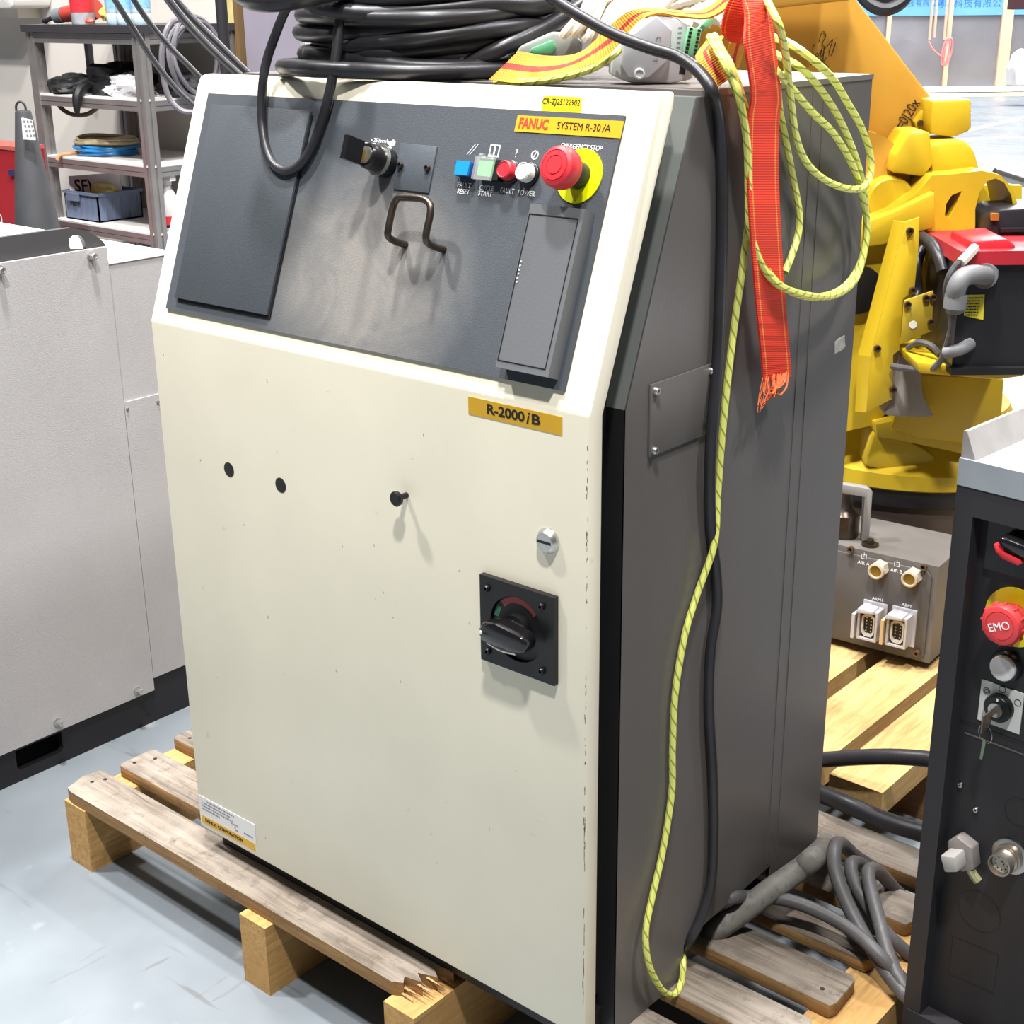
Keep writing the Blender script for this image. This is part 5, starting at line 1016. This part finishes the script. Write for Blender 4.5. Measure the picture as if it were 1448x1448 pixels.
for p in [(0.7097, 0.7879), (0.7419, 0.7992), (0.7546, 0.8004), (0.7549, 0.755)]:
    b = MB(VIEW); b.lathe([(0.0062, 0), (0.0062, 0.007), (0.004, 0.007), (0.0035, 0.004), (0, 0.004)], (p[0], p[1], -2.54), seg=12); b.build('cap_screw', mat('cap_screw_brown', '5b4636', 0.45, 0.6), rb_)
p = (0.7232, 0.7501); b = MB(VIEW); b.poly(circ(p[0], p[1], 0.007, 16), -2.54, -2.5385); b.build('round_label', whitepl, rb_)
# lower arm
rp('lower_arm', [(0.3109, 1.42), (0.5604, 1.4174), (0.6528, 1.3015), (0.7233, 1.221), (0.8118, 1.1203), (0.805, 1.0741), (0.7893, 1.0503), (0.7687, 1.0345), (0.7399, 1.016), (0.7089, 1.0244), (0.3226, 1.0284)], 2.84, 3.0, ryel2, 0.006, lab='broad ochre arm plate with marker writing')
b = MB(VIEW); p = (0.6534, 0.9737); b.lathe([(0.05, -0.02), (0.092, -0.015), (0.10, 0.0), (0.10, 0.12)], (p[0], p[1], -2.87), (0, 0, 1), 40); b.build('arm_pivot', ryel2, rb_)
b = MB(VIEW); p = (0.7102, 0.948); b.cyl((p[0], p[1], -2.83), (0, 0, 1), 0.045, 0.12, 28, 0.004); b.build('pivot_cap', ryel, rb_)
rp('stop_block', [(0.7324, 1.0752), (0.7689, 1.0761), (0.7808, 1.0173), (0.7644, 0.9943), (0.7297, 0.9998), (0.7057, 1.0026), (0.7085, 1.0334)], 2.70, 2.82, bev=0.005)
rp('stop_bracket', [(0.7715, 1.0841), (0.7978, 1.123), (0.8054, 1.0995), (0.7987, 1.0679), (0.777, 1.0669)], 2.82, 2.84, bev=0.002)
for p in [(0.8005, 1.1087), (0.7826, 1.0813)]:
    b = MB(VIEW); b.cyl((p[0], p[1], -2.82), (0, 0, 1), 0.006, 0.006, 10); b.build('cap_screw', mat('cap_screw_brown', '5b4636', 0.45, 0.6), rb_)
rp('counter_block', [(0.7848, 1.1272), (0.8587, 1.129), (0.8644, 1.0724), (0.8337, 1.0598), (0.7878, 1.0655)], 2.76, 2.92, bev=0.006)
rp('turret_hump', [(0.7756, 1.0487), (0.7933, 1.0562), (0.8405, 1.0582), (0.8608, 1.0401), (0.8769, 0.9985), (0.786, 0.9917)], 2.72, 2.84, bev=0.008)
rp('upper_arm', [(0.3233, 1.4038), (0.6193, 1.4007), (0.6148, 1.306), (0.5184, 1.2973), (0.4294, 1.2886), (0.3273, 1.2849)], 2.72, 2.80, ryel2, 0.006)
# marker writing on the arm
mk = MB(VIEW)
for st in [[(0.5824, 1.2302), (0.5878, 1.2505), (0.595, 1.2428), (0.5892, 1.2275), (0.5976, 1.2223), (0.6088, 1.2363), (0.6035, 1.2146), (0.6081, 1.2069), (0.6146, 1.2298)], [(0.5745, 1.2277), (0.5711, 1.2175), (0.5759, 1.2046), (0.5808, 1.2123)], [(0.5734, 1.2021), (0.5825, 1.2071), (0.5897, 1.2199), (0.5867, 1.2045), (0.5943, 1.2121)], [(0.5688, 1.1892), (0.5838, 1.2071)], [(0.5705, 1.2047), (0.588, 1.1839)], [(0.587, 1.1994), (0.6041, 1.185)], [(0.5936, 1.2224), (0.5926, 1.1967), (0.6002, 1.2044)], [(0.6153, 1.24), (0.6167, 1.2387)]]:
    mk.tube([(p[0], p[1], -2.8385) for p in st], 0.0007, 5, 3)
mk.build('marker_writing', blackink, rb_, kind='stuff')
p = (0.7629, 1.0959)
text('arm_text', '=0J20x', at(VIEW, p[0], p[1], -2.8385, 1.05), 0.03, blackink, rb_, sx=0.72)
# axis motor with red cap
mb4 = [(0.7694, 0.8792), (0.8877, 0.6906), (0.8911, 0.878)]
b = MB(VIEW); b.box(mb4[0][0], mb4[2][0]+0.03, mb4[1][1]+0.006, mb4[0][1], -2.64, -2.44, 0.006); mot = b.build('axis_motor', mat('motor_black', '201E22', 0.38, var=0.1), rb_, 'black servo motor body')
b = MB(VIEW); fz_ = (0.838, 0.6886)[1]; b.box((0.7651, 0.6945)[0], mb4[2][0]+0.03, fz_-0.004, fz_+0.008, -2.66, -2.425, 0.004); b.build('motor_flange', black, mot)
b = MB(VIEW); c1 = (0.7631, 0.8695); c2 = (0.8738, 0.9024)
b.box(c1[0], c2[0]+0.05, mb4[0][1]-0.002, mb4[0][1]+0.022, -2.66, -2.43, 0.005); b.build('motor_cap', redcap, mot)
b = MB(VIEW); c1 = (0.7872, 0.8773); c2 = (0.8584, 0.9179); b.poly([(c1[0], c1[1]), (c2[0]+0.01, c1[1]), (c2[0]+0.006, c2[1]-0.012), (c2[0]-0.01, c2[1]), (c1[0], c2[1]-0.004)], -2.58, -2.455, bev=0.005); b.build('encoder_cover', redcap, mot)
b = MB(VIEW); c1 = [(0.7513, 0.8471), (0.7604, 0.8787), (0.7767, 0.8736), (0.7672, 0.8469)]; b.poly(c1, -2.45, -2.425, bev=0.002); b.build('cap_ear', redcap, mot)
b = MB(VIEW); p = (0.7553, 0.8635); b.lathe([(0.008, 0), (0.008, 0.006), (0.005, 0.006), (0.004, 0.002), (0, 0.002)], (p[0], p[1], -2.425), seg=12); b.build('cap_screw', mat('cap_screw_brown', '5b4636', 0.45, 0.6), mot)
condm = mat('conduit_grey', '77777a', 0.5, var=0.08)
b = MB(VIEW); b.tube([(0.8138, 0.8577, -2.435), (0.7827, 0.867, -2.4), (0.7591, 0.8664, -2.385), (0.748, 0.8543, -2.38), (0.7465, 0.8365, -2.385), (0.7522, 0.8076, -2.395)], 0.0165, 12, 5); b.build('conduit_elbow', condm, mot)
for q_ in [(1347, 421, -2.386), (1377, 388, -2.405)]: pass
b = MB(VIEW); p = (0.7486, 0.8237); b.lathe([(0.019, -0.012), (0.0195, 0.0), (0.019, 0.012)], (p[0], p[1], -2.388), (0.05, 1, 0), 16); b.build('conduit_ring', condm, mot); b = MB(VIEW); p = (0.8122, 0.8587); b.lathe([(0.022, -0.006), (0.022, 0.014)], (p[0], p[1], -2.44), (-0.4, 0, 0.9), 16); b.build('conduit_ring', condm, mot)
b = MB(VIEW); b.tube([(0.7912, 0.9045, -2.44), (0.7759, 0.8996, -2.42), (0.7563, 0.8912, -2.4), (0.7455, 0.8794, -2.4), (0.7375, 0.8626, -2.4), (0.7379, 0.8389, -2.41), (0.7457, 0.8123, -2.42), (0.7553, 0.7875, -2.42), (0.7553, 0.7626, -2.42), (0.7536, 0.7327, -2.43), (0.752, 0.7049, -2.45), (0.737, 0.682, -2.47), (0.7176, 0.6772, -2.5), (0.695, 0.6701, -2.55)], 0.006, 8, 5); b.build('encoder_cable', rubber2, mot)
b = MB(VIEW); b.tube([(0.7855, 0.9062, -2.43), (0.7705, 0.8989, -2.41), (0.7528, 0.8874, -2.395)], 0.009, 8, 4); b.build('encoder_plug', mat('plug_ivory', 'cfc4b6', 0.5), mot)
b = MB(VIEW); b.poly([(0.7822, 0.8239), (0.8139, 0.8248), (0.8161, 0.78), (0.7821, 0.7879)], -2.44, -2.4385); yl_ = b.build('rating_label', mat('rating_yellow', 'E2D33A', 0.4, var=0.06), mot, 'yellow motor rating label')
b = MB(VIEW); random.seed(14); a = (0.7864, 0.8189)
for j in range(7):
    x = a[0]-j*0.0006
    while x < a[0]+0.022-j*0.0006:
        l = random.uniform(0.001, 0.004); b.box(x, x+l, a[1]-j*0.005-0.001, a[1]-j*0.005+0.001, -2.4385, -2.438); x += l+0.0012
b.build('label_print', blackink, mot, kind='stuff')
b = MB(VIEW); b.tube([(0.7518, 0.7251, -2.43), (0.7658, 0.7299, -2.42), (0.7817, 0.7336, -2.425), (0.7982, 0.7374, -2.44)], 0.011, 10, 4); b.build('brake_connector', condm, mot)
b = MB(VIEW); b.tube([(0.7489, 0.8944, -2.62), (0.7537, 0.8905, -2.58), (0.7592, 0.8743, -2.54), (0.7634, 0.85, -2.52)], 0.012, 10, 5); b.build('hose', rubber, rb_)
b = MB(VIEW); b.tube([(0.7562, 0.8728, -2.64), (0.7435, 0.8372, -2.62), (0.7495, 0.7976, -2.62), (0.7409, 0.7752, -2.6)], 0.009, 10, 5); b.build('hose', rubber, rb_)
b = MB(VIEW); b.tube([(0.7179, 0.7068, -2.54), (0.7293, 0.7219, -2.52), (0.7468, 0.7213, -2.5), (0.7605, 0.7079, -2.49)], 0.0055, 8, 5); b.build('hose', rubber2, rb_)
c1 = (0.8587, 0.8758); c2 = (0.923, 0.9466)
b = MB(VIEW); b.poly([(c1[0], c1[1]-0.05), (c2[0]+0.08, c1[1]-0.05), (c2[0]+0.08, c2[1]+0.006), (c1[0]+0.02, c2[1]), (c1[0]+0.004, c2[1]-0.012)], -2.72, -2.60, bev=0.006); m2_ = b.build('second_motor', mat('motor_black', '201E22', 0.38), rb_, 'second black motor under the arch')
b = MB(VIEW); p = (0.8928, 0.9116); b.box(p[0]-0.012, p[0]+0.08, p[1]-0.003, p[1]+0.003, -2.61, -2.585, 0.001); b.build('motor_rib', black, m2_)
b = MB(VIEW); p = (0.8706, 0.9345); b.box(p[0]-0.006, p[0]+0.006, p[1]-0.006, p[1]+0.006, -2.605, -2.592, 0.001); b.build('brass_block', mat('brass_block', 'b47c34', 0.4, 0.5), m2_)
b = MB(VIEW); b.tube([(0.5936, 1.3248, -2.6), (0.6127, 1.2995, -2.58), (0.6376, 1.2902, -2.57), (0.6658, 1.3012, -2.58), (0.686, 1.3238, -2.6)], 0.011, 9, 5); o = b.build('arm_hose', rubber, rb_)
b = MB(VIEW); b.tube([(0.5995, 1.3409, -2.62), (0.6263, 1.3107, -2.6), (0.6535, 1.3059, -2.6), (0.6787, 1.3286, -2.62)], 0.02, 9, 5); o = b.build('arm_hose', rubber, rb_)

# ------------------------------------------------------------------ black operator console on the right
cs = thing('operator_console', 'black operator console with EMO button and key switch beside the pallet', 'console', (0.962, 0.3341, 0.0))
conb = mat('console_black', '2B2A2E', 0.5, var=0.06, bump=0.05, bscale=500)
CW, CH, CD = 0.42, 0.85, 0.42
b = MB(CON); b.box(0.0, 0.006, 0.02, CH-0.03, -CD, 0.0, 0.001, 1); b.build('side_wall', conb, cs)
b = MB(CON); b.box(0.006, 0.022, 0.02, CH-0.03, -0.05, 0.0, 0.001, 1); b.build('front_stile', conb, cs)
b = MB(CON); b.box(0.022, CW, CH-0.062, CH-0.03, -0.05, 0.0, 0.001, 1); b.build('front_header', conb, cs)
b = MB(CON); b.box(0.022, CW, 0.02, CH-0.03, -0.06, -0.022); pn = b.build('recessed_panel', mat('console_panel_black', '232226', 0.48, var=0.08), cs)
b = MB(CON); b.box(0.006, CW, 0.075, 0.135, -0.05, 0.001, 0.001, 1); b.build('lower_sill', conb, cs)
b = MB(CON); b.box(0.018, 0.14, 0.098, 0.109, 0.001, 0.012, 0.002, 1); b.build('sill_handle', mat('sill_grey', '8d8a88', 0.4), cs)
b = MB(CON); b.box(0.158, CW, 0.136, 0.30, -0.03, 0.0); b.build('white_side_panel', mat('console_white', 'C9CBC6', 0.5), cs)
b = MB(CON); b.box(0.006, CW, 0.0, CH-0.03, -CD, -0.06); b.build('console_core', conb, cs)
b = MB(CON); b.box(0.0, CW, CH-0.03, CH, -0.004, 0.001, 0.001, 1); b.build('top_band', mat('band_grey_blue', '8A9097', 0.42, var=0.05), cs)
b = MB(CON); b.box(0.0, CW, CH-0.03, CH-0.001, -CD, -0.004); b.build('top_plate', machwhite, cs)
lipT = (-0.0009, 0.8793)[1]
b = MB(CON); b.hexa([(0.0, CH-0.001, -0.003), (0.017, CH-0.001, -0.003), (0.004, lipT, -0.003), (0.0, lipT, -0.003)], [(0.0, CH-0.001, -CD), (0.017, CH-0.001, -CD), (0.004, lipT, -CD), (0.0, lipT, -CD)]); b.build('edge_lip', mat('lip_grey', '8F8C8A', 0.5, var=0.08, vscale=30, speck=(60, 0.72, '8a6a4a', 0.5)), cs)
H = -0.022
pl4 = [(0.0324, 0.7963), (0.0705, 0.7947), (0.0336, 0.7268)]
b = MB(CON); b.box(pl4[0][0], pl4[0][0]+0.085, pl4[2][1], pl4[0][1], H, H+0.005, 0.001, 1); swp = b.build('isolator_plate', mat('isolator_black', '1c1a1d', 0.3, var=0.12), pn)
rh = [(0.0517, 0.7674), (0.0556, 0.7685), (0.0627, 0.7624), (0.0839, 0.7586), (0.0867, 0.7546), (0.0817, 0.75), (0.0638, 0.753), (0.0551, 0.7587)]
b = MB(CON); b.poly(rh, H+0.012, H+0.030, bev=0.002); b.build('isolator_handle_red', redbtn, pn)
kn = [(0.0553, 0.7738), (0.0603, 0.7783), (0.0877, 0.7746), (0.1039, 0.7688), (0.1011, 0.7601), (0.0846, 0.761), (0.0635, 0.7648)]
b = MB(CON); b.poly(kn, H+0.006, H+0.032, bev=0.003); b.build('isolator_handle', mat('gloss_black', '131214', 0.14), pn)
b = MB(CON); p = (0.0243, 0.793); b.lathe([(0.004, 0), (0.004, 0.003), (0.002, 0.003), (0.0015, 0.001), (0, 0.001)], (p[0], p[1], H), seg=12); b.build('panel_screw', chrome, pn)
p = (0.072, 0.6791); e_ = (0.0399, 0.669); r = abs(p[0]-e_[0])
b = MB(CON); b.cyl((p[0], p[1], H), (0, 0, 1), 0.034, 0.002, 40); b.build('emo_disc', mat('emo_yellow', 'E3D30F', 0.4), pn, 'yellow ring under the EMO button')
b = MB(CON); b.lathe([(0.016, 0.0), (0.016, 0.018), (0.022, 0.019), (0.0235, 0.024), (0.0235, 0.029), (0.021, 0.0335), (0.0165, 0.0345), (0.0163, 0.0338), (0.0153, 0.0338), (0.0151, 0.0345), (0, 0.0345)], (p[0], p[1], H), seg=40); b.build('emo_button', mat('emo_red', 'D23F42', 0.4), pn, 'red EMO push button')
for k in range(12):
    a = 2*math.pi*k/12; b = MB(CON); b.box(-0.0012, 0.0012, -0.0012, 0.0012, H+0.021, H+0.03)
    b.bm.transform(CON @ Matrix.Translation((p[0]+0.0233*math.cos(a), p[1]+0.0233*math.sin(a), 0)) @ CON.inverted()); b.build('emo_grip', mat('emo_red', 'D23F42', 0.4), pn)
text('emo_text', 'EMO', at(CON, p[0]-0.0005, p[1]-0.001, H+0.0348, 0.42), 0.013, whiteink, pn, sx=0.95, bold=0.0)
p = (0.0705, 0.6208)
b = MB(CON); b.lathe([(0.0185, 0), (0.0185, 0.006), (0.0165, 0.009), (0.015, 0.009)], (p[0], p[1], H), seg=28); b.build('button_bezel', blackpl, pn)
b = MB(CON); b.lathe([(0.0145, 0.008), (0.0145, 0.0135), (0.0135, 0.0145), (0, 0.0145)], (p[0], p[1], H), seg=28); b.build('white_button', mat('button_white', 'D3D1CE', 0.4), pn)
k4 = [(0.0432, 0.5938), (0.0934, 0.5951), (0.0952, 0.546), (0.0427, 0.5438)]
b = MB(CON); b.box(k4[0][0], k4[1][0], k4[3][1], k4[0][1], H, H+0.0015); kp = b.build('key_plate', mat('key_plate_white', 'CFD1CC', 0.45, var=0.03), pn)
p = ((k4[0][0]+k4[1][0])/2, (k4[3][1]+k4[0][1])/2)
b = MB(CON); b.lathe([(0.0165, 0), (0.0165, 0.007), (0.015, 0.009), (0.009, 0.009)], (p[0], p[1], H+0.0015), seg=28); b.build('key_bezel', blackpl, pn)
b = MB(CON); b.lathe([(0.0085, 0.008), (0.0085, 0.014), (0, 0.014)], (p[0], p[1], H), seg=20); b.build('key_barrel', steel, pn)
b = MB(CON); b.box(p[0]-0.001, p[0]+0.001, p[1]+0.010, p[1]+0.0135, H+0.0105, H+0.011); b.build('pointer', whiteink, pn)
b = MB(CON); b.poly([(p[0]-0.001, p[1]-0.004), (p[0]+0.001, p[1]-0.004), (p[0]+0.001, p[1]+0.004), (p[0]-0.001, p[1]+0.004)], H+0.014, H+0.022); b.poly([(p[0]-0.0012, p[1]-0.018), (p[0]+0.0012, p[1]-0.018), (p[0]+0.0012, p[1]+0.004), (p[0]-0.0012, p[1]+0.004)], H+0.022, H+0.042, bev=0.001); b.build('key', mat('key_brown', '77685c', 0.4, 0.6), pn)
b = MB(CON); b.tube([(p[0]+0.010*math.cos(a)-0.001, p[1]-0.024+0.0105*math.sin(a), H+0.028+0.004*math.cos(a)) for a in [2*math.pi*i/16 for i in range(16)]], 0.0005, 6, 2, closed=True); b.build('key_ring', steel, pn)
b = MB(CON); b.poly([(p[0]-0.004, p[1]-0.056), (p[0]-0.001, p[1]-0.056), (p[0]+0.001, p[1]-0.034), (p[0]-0.001, p[1]-0.031), (p[0]-0.003, p[1]-0.034)], H+0.027, H+0.029); b.build('spare_key', mat('key_steel_green', '7d8a78', 0.35, 0.8), pn)
for s_, px in (('@', (0.0505, 0.5823)), ('o', (0.0682, 0.5904)), ('n', (0.0877, 0.5809))):
    b = MB(CON); x, y = px
    for rr0 in ((0.0042, 0.0035), (0.0026, 0.0019)):
        b.poly(circ(x, y, rr0[0], 16), H+0.0015, H+0.0018, holes=[circ(x, y, rr0[1], 16)])
        if s_ != '@': break
    b.build('mode_symbol', blackink, pn)
sm = [(0.0177, 0.5389), (0.0359, 0.5339), (0.1011, 0.5314)]
b = MB(CON); b.box(sm[0][0], 0.2, sm[1][1]-0.0015, sm[1][1]+0.0015, H, H+0.0006); b.build('panel_seam', black, pn)
b = MB(CON); b.box(sm[0][0]+0.012, 0.2, sm[1][1]-0.0135, sm[1][1]-0.012, H, H+0.0012); b.build('drip_edge', mat('edge_grey', '5b5650', 0.4), pn)
for px in [(0.0321, 0.4541), (0.0543, 0.4307)]: screw(CON, px[0], px[1], H, 0.0035, steel, pn, 'panel_screw')
for c_, rr0 in (((0.1043, 0.4479), 0.018), ((0.0715, 0.299), 0.027)):
    b = MB(CON); b.poly(circ(c_[0], c_[1], rr0, 36), H, H+0.0004, holes=[circ(c_[0], c_[1], rr0-0.0011, 36)]); b.build('knockout', black, pn)
k4 = [(0.0419, 0.2487), (0.1018, 0.2533), (0.1017, 0.1988), (0.0429, 0.1947)]
b = MB(CON); b.poly([k4[3], k4[2], k4[1], k4[0]], H, H+0.0004, holes=[[(k4[3][0]+0.001, k4[3][1]+0.001), (k4[2][0]-0.001, k4[2][1]+0.001), (k4[1][0]-0.001, k4[1][1]+0.001), (k4[0][0]+0.001, k4[0][1]+0.001)]]); b.build('knockout', black, pn)
p = (0.1009, 0.3896)
b = MB(CON); b.lathe([(0.022, 0), (0.022, 0.002), (0.021, 0.0025)], (p[0], p[1], H), seg=30); b.build('connector_washer', steel, pn)
b = MB(CON); b.lathe([(0.0165, 0.002), (0.0165, 0.009), (0.0145, 0.0095), (0.0145, 0.013), (0.0135, 0.0135), (0.0145, 0.0145), (0.0135, 0.016), (0.0145, 0.0175), (0.0135, 0.019), (0.0135, 0.028), (0.0118, 0.0285), (0.0115, 0.019), (0, 0.019)], (p[0], p[1], H), seg=28); b.build('round_connector', mat('connector_bronze', 'a39a8e', 0.35, 0.8), pn)
b = MB(CON); b.cyl((p[0], p[1], H+0.019), (0, 0, 1), 0.0112, 0.003, 24); b.build('connector_face', mat('insert_cream', 'c9c3b4', 0.5), pn)
for k in range(12):
    a = 2*math.pi*k/9; rr0 = 0.0075 if k < 9 else 0.003
    b = MB(CON); b.cyl((p[0]+rr0*math.cos(a), p[1]+rr0*math.sin(a), H+0.022), (0, 0, 1), 0.0009, 0.0004, 6); b.build('contact', black, pn)
# grey plug
p = (0.0478, 0.3754)
pgm = mat('plug_taupe', '8b8380', 0.45, 0.2, var=0.1, vscale=60)
b = MB(CON); b.poly([(p[0]-0.016, p[1]+0.010), (p[0]-0.006, p[1]+0.021), (p[0]+0.014, p[1]+0.014), (p[0]+0.020, p[1]-0.012), (p[0]+0.006, p[1]-0.022), (p[0]-0.014, p[1]-0.014)], H, H+0.018, bev=0.002); b.build('socket_housing', pgm, pn)
b = MB(CON); b.poly([(p[0]-0.012, p[1]+0.004), (p[0]+0.006, p[1]+0.010), (p[0]+0.012, p[1]-0.008), (p[0]-0.004, p[1]-0.016)], H+0.018, H+0.042, bev=0.0025); b.build('socket_cap', mat('cap_grey', 'A8A5A2', 0.45), pn)
b = MB(CON); b.tube([(p[0]+0.012, p[1]-0.014, H+0.012), (p[0]+0.018, p[1]-0.022, H+0.013), (p[0]+0.024, p[1]-0.028, H+0.012)], 0.0055, 8, 4); b.build('socket_lever', mat('lever_olive', '8c8a68', 0.5), pn)

# ------------------------------------------------------------------ far end of the hall
FD = 20.4
def fp(name, pts, d, th, m, label, cat, group=None):
    b = MB(VIEW); b.poly(pts, -d-th, -d); return top(b.build(name, m), label, cat, group)
wood_post = mat('far_post_wood', 'D9B9A2', 0.6)
part = thing('glass_partition', 'tall glazed partition with beige posts and a blue lettered band at the far end', 'partition', VIEW @ Vector((7.0, 0, -FD)))
zb_ = (6.5889, 0.0341)[1]; zt_ = 3.0
glass = mat('far_glass', '8f8f9a', 0.15, var=0.14, vscale=1.0, alpha=0.8)
xs = [4.4235, 5.1138, 5.9402, 6.718, 7.7292]
for a, c in zip(xs[:-1], xs[1:]):
    b = MB(VIEW); b.box(a+0.03, c-0.03, zb_+0.05, zt_, -FD-0.02, -FD); b.build('pane', glass, part)
for k, x in enumerate(xs):
    wd_ = 0.075 if k == 3 else 0.03
    b = MB(VIEW); b.box(x-wd_, x+wd_, zb_-0.02, zt_, -FD-0.05, -FD+0.05); b.build('post', wood_post, part)
b = MB(VIEW); b.box(xs[0], xs[-1], zb_-0.02, zb_+0.05, -FD-0.06, -FD+0.06); b.build('bottom_rail', mat('rail_white', 'E6E2E6', 0.5), part)
z40 = (6.4602, 1.1123)[1]
b = MB(VIEW); b.box(xs[0], xs[-1], z40-0.10, z40+0.4, -FD, -FD+0.03); bb = b.build('blue_band', mat('band_blue', '6AA5E8', 0.45, var=0.08, vscale=2), part)
text('band_text', '材料科技有限公司', at(VIEW, 6.23, 1.1599, -FD+0.032), 0.13, mat('band_ink', '2E6DBE', 0.5), part)
text('band_text', '材料科技有限公司', at(VIEW, 5.4487, 1.168, -FD+0.032), 0.10, mat('band_ink', '2E6DBE', 0.5), part)
# car parked behind the glass
car = thing('parked_car', 'dark grey parked car seen through the far glass partition', 'car', VIEW @ Vector((7.3, 0, -23)))
cg = mat('car_grey', '8b8d98', 0.3, var=0.05)
q0 = (6.6659, 0.001); q1 = (7.5209, 1.1064)
b = MB(VIEW); b.poly([(q0[0], 0.25), (q1[0]+0.6, 0.25), (q1[0]+0.8, 0.8), (q1[0]+0.5, 1.35), (q1[0]-0.3, 1.5), (q0[0]+0.25, 1.15), (q0[0]-0.02, 0.9)], -24.2, -22.5, bev=0.1); b.build('car_body', cg, car)
b = MB(VIEW)
for x in (q0[0]+0.25, q1[0]+0.3): b.cyl((x, 0.3, -22.55), (0, 0, 1), 0.3, 0.12, 24)
b.build('car_wheels', black, car)
wv = thing('white_vehicle', 'white vehicle parked behind the left pane of the far partition', 'car', VIEW @ Vector((6.0, 0, -24)))
q0 = (5.6862, 0.5599); q1 = (6.6848, 1.1909)
b = MB(VIEW); b.poly([(q0[0]-0.6, 0.3), (q1[0]-0.1, 0.3), (q1[0]-0.1, 0.85), (q1[0]-0.35, 1.0), (q1[0]-0.9, 1.5), (q0[0]-0.6, 1.5)], -25.8, -24, bev=0.1); b.build('car_body', mat('car_white', 'E8E8EC', 0.35), wv)
b = MB(VIEW)
for x in (q0[0]-0.1, q1[0]-0.4): b.cyl((x, 0.3, -24.05), (0, 0, 1), 0.3, 0.12, 24)
b.build('car_wheels', black, wv)
# copper pipes and pink hank hanging by the partition
for i, (a, c, lab) in enumerate((((1320, 0), (1314, 54), 'outer'), ((1325, 0), (1320, 52), 'inner'), ((1340, 0), (1334, 54), 'inner'), ((1345, 0), (1339, 52), 'outer'))):
    pass
for p4, lab in (([(5.524, 1.3179), (5.5224, 0.7197)], 'beige hanging pipe left of a pair at the far glass'), ([(5.5796, 1.3173), (5.5855, 0.7457)], 'thin beige hanging pipe at the far glass with a tied bottom end'), ([(5.7186, 1.3159), (5.7191, 0.7177)], 'beige hanging pipe above the pink cable hank'), ([(5.765, 1.3154), (5.7643, 0.735)], 'thin beige pipe beside the one above the pink hank')):
    b = MB(VIEW); b.tube([(p4[0][0], p4[0][1], -19.8), ((p4[0][0]+p4[1][0])/2, (p4[0][1]+p4[1][1])/2, -19.8), (p4[1][0], p4[1][1], -19.8)], 0.018, 8, 2); top(b.build('hanging_pipe', wood_post), lab, 'pipe')
hk2 = thing('pink_cable_hank', 'pink cable hank hanging under the beige pipes at the far glass', 'cable hank', VIEW @ Vector((*(5.7247, 0.5517), -19.7)))
pk = mat('pink_cable', 'D98A8A', 0.5)
for du, rw in ((0, 0.045), (0.03, 0.05), (0.015, 0.03)):
    c_ = (5.7231, 0.5695)
    b = MB(VIEW); b.tube([(c_[0]+du+rw*math.cos(a)+0.02*math.sin(a), c_[1]+0.17*math.sin(a), -19.7) for a in [2*math.pi*i/12 for i in range(12)]], 0.013, 7, 3, closed=True); b.build('cable_turn', pk, hk2)
b = MB(VIEW); b.tube([(p[0], p[1], -19.7) for p in [(5.4867, 0.7051), (5.5414, 0.6158), (5.6227, 0.5438), (5.6915, 0.5075)]], 0.012, 7, 4); b.build('cable_tail', pk, hk2)
blob('plastic_bag', VIEW, (*(6.1887, 0.3709), -18), (0.16, 0.24, 0.14), mat('bag_white', 'EFEDEF', 0.5), 'white plastic bag hanging at the far end beside the partition post', 'bag', 4, 0.4, 5, 3)
# painted floor lines
for pts, m_, lab in (([(-7.7708, 17.6267, 0.002), (-5.2545, 20.0164, 0.002), (-5.015, 19.2925, 0.002), (-7.449, 16.9883, 0.002)], mat('line_yellow', 'E0CF9A', 0.5), 'pale yellow line painted across the far floor'), ([(-4.3594, 12.1645, 0.002), (-3.1586, 13.6799, 0.002), (-3.1099, 13.5325, 0.002), (-4.2713, 11.9713, 0.002)], mat('line_white', 'F0F0F0', 0.5), 'white line painted on the floor behind the robot'), ([(-4.6315, 13.2612, 0.002), (-5.2545, 20.0164, 0.002), (-5.1089, 19.5761, 0.002), (-4.5011, 12.9651, 0.002)], mat('line_cream', 'DCCFB4', 0.5), 'slanting cream line painted on the far floor')):
    b = MB(); b.hexa([(p[0], p[1], 0.0005) for p in pts], [(p[0], p[1], 0.002) for p in pts]); top(b.build('floor_line', m_), lab, 'floor marking')
b = MB(VIEW); b.tube([(2.1526, 0.5526, -6.5), (2.294, 0.5076, -6.5), (2.4646, 0.462, -6.5)], 0.022, 10, 3); top(b.build('steel_rail', steel), 'horizontal steel tube rail behind the robot arch', 'rail')
b = MB(VIEW); a = (1.6807, 1.2717); b.box(a[0]-0.02, a[0]+0.1, a[1]-0.012, a[1]+0.1, -5.05, -5.0, 0.004); top(b.build('dark_bracket', mat('bracket_maroon', '4a2f33', 0.5)), 'dark maroon bracket end hanging into the upper corner by the far glass', 'bracket')

b = MB(VIEW); b.box(-25, 25, 0, 7, -32.2, -32.0); o = b.build('wall_far', mat('wall_far_white', 'E4E2E4', 0.8), kind='structure'); o['label'] = 'pale far end wall of the hall'
